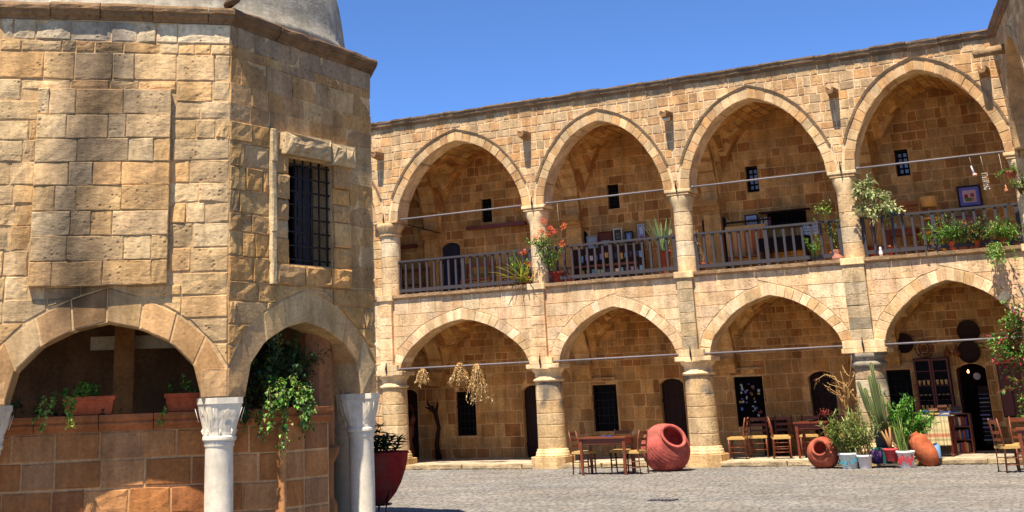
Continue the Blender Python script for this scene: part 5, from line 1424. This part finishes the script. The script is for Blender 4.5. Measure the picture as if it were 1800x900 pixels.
# frames in bay two
def frame(x0, x1, z0, z1, y, fc, ic, lab, name='picture_frame', fm='paint', cat='picture', b=.03, motif=None):
    t = thing(name, ((x0 + x1) / 2, y, z0), lab, cat); cx_, cz = (x0 + x1) / 2, (z0 + z1) / 2
    mb = MB()
    for a in (-1, 1): box(mb, (cx_ + a * ((x1 - x0) / 2 - b / 2), y, cz), (b, .03, z1 - z0), fc); box(mb, (cx_, y, cz + a * ((z1 - z0) / 2 - b / 2)), (x1 - x0 - 2 * b, .03, b), fc)
    mb.build('frame', M[fm], t)
    mb = MB(); box(mb, (cx_, y + .005, cz), (x1 - x0 - 2 * b, .01, z1 - z0 - 2 * b), ic)
    mb.build('panel', M['paint'], t)
    if motif:
        mb = MB(); w_, h_ = x1 - x0, z1 - z0
        for (a, b_, c, d, col) in motif: box(mb, (x0 + w_ * a, y - .004 - .0007 * (len(mb.v) // 8), z0 + h_ * b_), (w_ * c, .004, h_ * d), col)
        mb.build('print', M['paint'], t)
    return t
WHT = srgb(206, 200, 192)
frame(4.46, 4.76, 5.0, 5.42, 2.42, srgb(150, 146, 140), srgb(172, 168, 160), 'plain pale grey board left of the brown frame, second upper bay', 'pin_board', cat='board')
frame(4.78, 5.18, 5.1, 5.5, 2.42, srgb(96, 40, 24), srgb(120, 60, 40), 'wide red-brown frame in the second upper bay', motif=[(.5, .3, .6, .3, srgb(176, 170, 160))])
frame(5.2, 5.44, 5.18, 5.55, 2.42, srgb(206, 194, 164), srgb(70, 62, 52), 'cream-framed picture with an oval emblem, second upper bay', motif=[(.5, .5, .3, .36, srgb(150, 140, 118)), (.5, .5, .16, .22, srgb(60, 54, 50))])
frame(5.5, 5.72, 5.16, 5.45, 2.42, srgb(34, 32, 36), srgb(116, 126, 150), 'small black-framed bluish picture, second upper bay', motif=[(.5, .5, .3, .4, srgb(160, 166, 176))])
frame(5.86, 6.04, 5.24, 5.6, 2.42, srgb(190, 186, 190), srgb(150, 150, 170), 'narrow white card on the wall left of the spiky plant', b=.012, motif=[(.5, .55, .5, .5, srgb(196, 196, 206)), (.5, .12, .6, .08, srgb(150, 70, 60))])
t = thing('card_stand', (5.3, 1.9, 4.14), 'dark stand displaying rows of postcards behind the railing', 'stand')
mb = MB(); box(mb, (5.2, 2.0, 4.62), (1.9, .04, .9)); mb.build('back_panel', M['dwood'], t)
mb = MB(); box(mb, (5.0, 1.85, 4.62), (2.0, .1, .04)); mb.build('shelf', M['wood'], t)
for k in range(26):
    mb = MB(); x = 4.5 + (k % 13) * .13 + U(-.02, .02); z = (4.84, 4.46)[k // 13] + U(-.03, .03)
    box(mb, (x, 1.965, z), (U(.07, .11), .006, U(.1, .16)), vary(random.choice([srgb(196, 190, 180), srgb(110, 150, 180), srgb(150, 130, 180), srgb(200, 150, 80), srgb(120, 160, 140), srgb(60, 60, 80)])), rot=Matrix.Rotation(U(-.06, .06), 3, 'Y')); mb.build('postcard', M['paint'], t)
mb = MB(); box(mb, (4.45, .75, 4.26), (.45, .3, .22)); tag(mb.build('red_box', M['redpaint']), 'dark red box on the gallery floor under the coral flowers', 'box')
mb = MB(); tube(mb, [(4.75, .1, 6.02), (4.76, .1, 5.35)], .006, 5, srgb(150, 130, 96)); tag(mb.build('pull_rope', M['paint']), 'thin pale rope hanging from the rod over the coral flowers', 'cord')
# bay three
frame(8.62, 8.94, 5.2, 5.56, 2.38, srgb(52, 46, 66), srgb(170, 172, 190), 'square pale picture in a dark purple frame, third upper bay', motif=[(.5, .5, .5, .5, srgb(150, 152, 172)), (.45, .55, .2, .2, srgb(196, 196, 206))])
t = thing('panelled_cupboard', (8.7, 2.3, 4.14), 'wide orange-brown cupboard with carved red panels in the third upper bay', 'cupboard')
mb = MB(); box(mb, (8.65, 2.33, 4.85), (.98, .2, .9), srgb(196, 150, 92)); mb.build('case', M['paint'], t)
for k in range(5):
    mb = MB(); box(mb, (8.28 + k * .18, 2.21, 4.9), (.07, .02, .6), srgb(170, 84, 46)); mb.build('panel', M['paint'], t)
mb = MB(); box(mb, (8.7, 2.3, 5.4), (1.1, .14, .03)); mb.build('top_shelf', M['dwood'], t)
t = thing('book_shelf', (9.5, 2.35, 5.2), 'dark recessed shelf with books and bottles, third upper bay', 'shelf')
mb = MB(); box(mb, (9.62, 2.42, 5.36), (.9, .1, .34)); mb.build('dark_depth_box', M['black'], t)  # solid near-black box stands in for the shaded depth behind the shelf
mb = MB(); box(mb, (9.6, 2.36, 5.56), (1.2, .2, .03)); mb.build('board', M['dwood'], t)
for k in range(7):
    mb = MB(); box(mb, (9.0 + k * .04, 2.35, 5.34), (.03, .1, .22), vary(random.choice(BC_))); mb.build('spine', M['paint'], t)
for k in range(7):
    mb = MB(); lathe(mb, (9.33 + k * .1, 2.34, 5.2), [(.03, 0), (.03, .1), (.012, .14), (.012, .18)], 8, vary(random.choice([srgb(80, 90, 110), srgb(60, 50, 40), srgb(120, 120, 130)]))); mb.build('bottle', M['glass'], t)
def notice(x0, x1, z0, z1, y, lab, rows):
    t = thing('notice', ((x0 + x1) / 2, y, z0), lab, 'notice'); mb = MB(); box(mb, ((x0 + x1) / 2, y, (z0 + z1) / 2), (x1 - x0, .006, z1 - z0), srgb(196, 194, 190)); mb.build('sheet', M['paint'], t)
    mb = MB()
    for r_ in range(rows):
        x = x0 + .02; z = z1 - .04 - r_ * (z1 - z0 - .05) / rows
        while x < x1 - .03:
            w_ = U(.01, .03); box(mb, (x + w_ / 2, y - .005, z), (w_, .003, .018), srgb(40, 40, 46)); x += w_ + .008
    mb.build('print', M['black'], t)
notice(7.68, 7.95, 5.12, 5.45, 2.58, 'upper white notice sheet on the door of the third upper bay', 4)
notice(7.7, 7.9, 4.62, 5.05, 2.58, 'lower printed sheet on the door of the third upper bay', 6)
notice(9.98, 10.35, 4.95, 5.2, 2.3, 'white notice behind the railing near the fourth column', 3)
t = thing('display_table', (9.6, 1.9, 4.14), 'glass-topped display table behind the railing, third upper bay', 'table')
mb = MB(); box(mb, (9.65, 1.9, 4.75), (1.1, .5, .3)); mb.build('case', M['glass'], t)
for a in (-1, 1):
    mb = MB(); box(mb, (9.65 + a * .5, 1.9, 4.37), (.06, .45, .46)); mb.build('leg', M['dwood'], t)
t = thing('twiggy_plant', (8.15, .2, 4.14), 'bare twiggy plant with few leaves right of the third upper column', 'plant')
pot(t, (8.15, .45, 4.14), .1, .13, .2, TC)
P_ = [wander((8.15, .4, 4.3), Vector((U(-.4, .3), -.3, 1.3)), U(.4, 1.05), 8, .2) for _ in range(14)]
stems(P_, srgb(160, 124, 90), .011, parent=t); foliage(t, P_, 7, .05, GREEN + DRY, .05, .5)
t = thing('leafy_climber', (11.2, .2, 4.14), 'yellow-green leafy plant left of the fourth upper column', 'plant')
pot(t, (11.15, .45, 4.14), .12, .15, .2, TC)
P_ = [wander((11.15, .4, 4.3), Vector((U(-.3, .4), -.35, 1.4)), U(.5, 1.1), 8, .2) for _ in range(9)] + [wander((11.2, .1, 5.1), Vector((U(-.8, .2), -.2, .3)), .35, 5, .25) for _ in range(5)]
stems(P_, srgb(110, 110, 50), .007, parent=t); foliage(t, P_, 16, .07, FRESH + GRY, .05, .5)
P_ = [wander((10.75 + U(-.1, .1), .15, 4.25), Vector((U(-.3, .3), -.2, 1)), U(.25, .5), 5, .2) for _ in range(7)]
t = thing('small_potted_herb', (10.75, .4, 4.14), 'low green herb behind the railing left of the leafy climber', 'plant'); pot(t, (10.75, .42, 4.14), .09, .11, .16, srgb(150, 150, 160), 'paint')
stems(P_, srgb(90, 120, 50), .006, parent=t); foliage(t, P_, 18, .06, FRESH, .04, .5)
# lion-like figurine on the ledge
t = thing('ledge_figurine', (11.22, -.02, 4.14), 'small clay figurine sitting on the ledge by the fourth column', 'figurine')
mb = MB(); lathe(mb, (11.22, .02, 4.14), [(.07, 0), (.06, .06), (.03, .12), (.045, .17), (.02, .21)], 10, srgb(170, 110, 90), jit=.2); mb.build('body', M['clay'], t)
# bay four
t = thing('variegated_shrub', (12.1, .2, 4.14), 'large cream-variegated shrub right of the fourth upper column', 'plant')
pot(t, (11.92, .5, 4.14), .12, .15, .26, srgb(196, 92, 56))
tr = [wander((11.95, .45, 4.35), Vector((U(-.1, .35), -.2, 1.2)), U(1.0, 1.3), 8, .13) for _ in range(5)]
P_ = tr + [wander(P[6] if k % 2 else P[8], Vector((U(-.7, 1.1), U(-.8, .1), U(-.2, .7))), U(.3, .6), 6, .25, .12) for P in tr for k in range(6)]
stems(P_, srgb(120, 92, 60), .012, parent=t); foliage(t, P_[5:], 40, .12, [srgb(196, 196, 140), srgb(150, 166, 96), srgb(214, 208, 164), srgb(96, 120, 60)], .05, .4)
pt = thing('clay_pot', (12.2, .45, 4.14), 'empty orange clay pot next to the variegated shrub', 'pot'); pot(pt, (12.2, .5, 4.14), .1, .14, .24, srgb(200, 100, 62))
t = thing('carved_sign', (12.4, 2.42, 5.23), 'orange-brown carved wooden sign with a line of dark letters', 'sign')
mb = MB(); box(mb, (12.42, 2.44, 5.38), (.5, .03, .26), srgb(186, 110, 52)); mb.build('board', M['paint'], t)
mb = MB(); x = 12.22
while x < 12.62: 
    w_ = U(.012, .03); box(mb, (x, 2.42, 5.4 + U(-.01, .01)), (w_, .006, .035), srgb(110, 56, 28)); x += w_ + .012
box(mb, (12.42, 2.42, 5.32), (.2, .006, .015), srgb(110, 56, 28)); mb.build('lettering', M['paint'], t)
frame(11.93, 12.12, 5.24, 5.46, 2.42, srgb(60, 66, 90), srgb(90, 106, 140), 'small blue picture left of the carved wooden sign', b=.02, motif=[(.4, .5, .4, .5, srgb(130, 140, 160))])
frame(13.5, 14.0, 5.24, 5.72, 2.38, srgb(52, 34, 40), srgb(112, 110, 170), 'violet picture of fruit in a dark frame, right upper bay', b=.04, motif=[(.5, .5, .56, .56, srgb(206, 160, 150)), (.36, .5, .16, .2, srgb(150, 50, 56)), (.62, .55, .16, .16, srgb(160, 60, 50)), (.45, .36, .3, .16, srgb(90, 120, 60)), (.62, .36, .12, .12, srgb(206, 120, 80))])
# wicker shelf stand
t = thing('wicker_stand', (12.95, 1.9, 4.14), 'pale tiered wicker shelf stand behind the railing', 'shelf')
for a in (-1, 1):
    for b in (-1, 1): mb = MB(); tube(mb, [(12.95 + a * .19, 1.9 + b * .14, 4.14), (12.95 + a * .19, 1.9 + b * .14, 5.5)], .014, 6); mb.build('leg', M['wicker'], t)
for z, h in ((4.35, .02), (4.7, .02), (5.0, .02), (5.28, .2)):
    mb = MB(); lathe(mb, (12.95, 1.9, z), [(.16, 0), (.21, h), (.225, h + .015), (.19, h + .02), (.15, .012)], 20); mb.build('tray', M['wicker'], t)
for k, (z, c) in enumerate(((4.72, srgb(200, 150, 80)), (4.37, srgb(190, 140, 90)), (5.02, srgb(176, 110, 60)))):
    b_ = thing('wicker_basket', (12.95, 1.9, z), 'small round basket on the %s tier of the wicker stand' % ('middle', 'lowest', 'upper')[k], 'basket'); mb = MB(); lathe(mb, (12.95, 1.88, z), [(.08, 0), (.12, .08), (.1, .16), (.05, .18)], 14, c); mb.build('bowl', M['wicker'], b_)
make_table((12.3, 1.9, 4.14), 0, .7, .45, .7, 'brown table behind the railing left of the wicker stand', 'wood')
t = thing('dresser', (13.4, 2.2, 4.14), 'dark red-brown dresser behind the railing right of the wicker stand', 'dresser'); mb = MB(); box(mb, (13.55, 2.25, 4.6), (.8, .35, .9)); mb.build('case', M['redwood'], t)
for k in range(3): mb = MB(); box(mb, (13.55, 2.06, 4.35 + k * .27), (.72, .02, .22)); mb.build('drawer', M['wood'], t)
for k, (x, z, c) in enumerate(((12.18, 4.86, srgb(206, 196, 180)), (12.36, 4.86, srgb(190, 180, 160)))):
    b_ = thing('white_jug', (x, 1.85, z), ('larger' if k == 0 else 'smaller') + ' pale jug on the brown gallery table', 'jug'); mb = MB(); lathe(mb, (x, 1.85, z - .02), [(.04, 0), (.07 - .02 * k, .05), (.03, .11), (.04, .14)], 12, c); mb.build('body', M['paint'], b_)
t = thing('bird_figurine', (12.15, .0, 4.14), 'small white bird figurine on the gallery ledge', 'figurine'); mb = MB(); lathe(mb, (12.15, .02, 4.14), [(.03, 0), (.045, .05), (.03, .1), (.02, .13), (.03, .16), (.01, .19)], 10, srgb(214, 206, 196)); mb.build('body', M['paint'], t)
# trailing plants over the right ledge
for (x, w_, h_, cols, lab) in ((13.55, .28, .55, FRESH + GREEN, 'fern-like green plant behind the railing under the fruit picture'), (14.05, .25, .5, GREEN + DARKG + [srgb(176, 84, 60)], 'darker reddish plant on the right ledge beside the fern'), (14.55, .3, .42, FRESH + GRY, 'yellow-green plant trailing over the ledge at right')):
    t = thing('ledge_plant', (x, .1, 4.16), lab, 'plant', 'plants along the right ledge'); pot(t, (x, .3, 4.14), .1, .13, .2, TC)
    P_ = [wander((x + U(-.1, .1), .2, 4.3), Vector((U(-1, 1), U(-.9, .2), U(.4, 1.3))), U(.3, .7) * h_ * 1.7, 6, .25, .1) for _ in range(34)]
    if x > 14.3: P_ += [wander((x + U(-.15, .1), -.1, 4.2), Vector((U(-.3, .3), -.4, .1)), U(.4, .7), 7, .15, .35) for _ in range(14)]
    stems(P_, srgb(100, 100, 50), .006, parent=t); foliage(t, P_, 34, .07, cols, .05, .4)
# hanging things under the right tie rod
def hang(x, z0, z1, lab, cat, fn, y=.1):
    t = thing(cat.replace(' ', '_'), (x, y, z0), lab, cat); mb = MB(); tube(mb, [(x - .03, y, 6.05), (x, y, z1)], .004, 4, srgb(200, 180, 140)); mb.build('cord', M['paint'], t); fn(t, x, y, z0, z1)
def chimes(t, x, y, z0, z1):
    mb = MB(); tube(mb, [(x - .02, y, z1), (x + .02, y, z0 + .05)], [.012, .022], 8, srgb(206, 206, 226)); mb.build('tube', M['paint'], t)
    mb = MB(); lathe(mb, (x + .03, y, z0), [(.03, 0), (.05, .03), (.03, .06)], 10, srgb(226, 170, 150)); mb.build('bell', M['paint'], t)
hang(14.2, 5.6, 5.82, 'slim silver wind chime hanging above the fruit picture', 'wind chime', chimes)
def shells(t, x, y, z0, z1):
    for s in range(5):
        mb = MB()
        for k in range(9): lathe(mb, (x + .025 * (s - 2), y + U(-.02, .02), z0 + (z1 - z0) * k / 9), [(.004, 0), (.014, .014), (.004, .028)], 6, random.choice([srgb(210, 206, 196), srgb(150, 160, 150), srgb(196, 150, 110)]))
        mb.build('shell_string', M['paint'], t)
hang(14.42, 5.3, 5.66, 'strings of shells hanging beside the silver chime', 'shell mobile', shells)
def hpot(t, x, y, z0, z1):
    mb = MB(); lathe(mb, (x, y, z0), [(.07, 0), (.12, .08), (.13, .12), (.12, .13)], 16, srgb(190, 100, 80)); mb.build('pot', M['clay'], t)
    P_ = [wander((x, y, z0 + .1), Vector((U(-1, 1), U(-1, 0), .5)), U(.15, .35), 5, .25, .2) for _ in range(14)]; foliage(t, P_, 16, .05, FRESH + GREEN, .03, .5)
hang(14.92, 5.5, 5.65, 'pinkish hanging pot beside the corner column', 'hanging pot', hpot)
def hfl(t, x, y, z0, z1):
    P_ = [wander((x, y, z0 + .15), Vector((U(-1, 1), U(-1, 0), U(-.3, 1))), U(.12, .3), 5, .25) for _ in range(24)]; foliage(t, P_, 18, .05, GRY + GREEN, .04, .5); mb = MB(); lathe(mb, (x, y, z0), [(.05, 0), (.09, .1), (.1, .12)], 12, srgb(90, 60, 40)); mb.build('pot', M['clay'], t)
hang(15.12, 5.1, 5.4, 'bushy hanging basket in front of the corner column', 'hanging basket', hfl, -.3)
def bell(t, x, y, z0, z1):
    mb = MB(); lathe(mb, (x, y, z0), [(.05, 0), (.03, .05), (.012, .1), (.01, .14)], 12, srgb(226, 150, 110)); mb.build('bell', M['clay'], t)
hang(14.78, 5.22, 5.36, 'small orange clay bell hanging by the corner column', 'clay bell', bell)
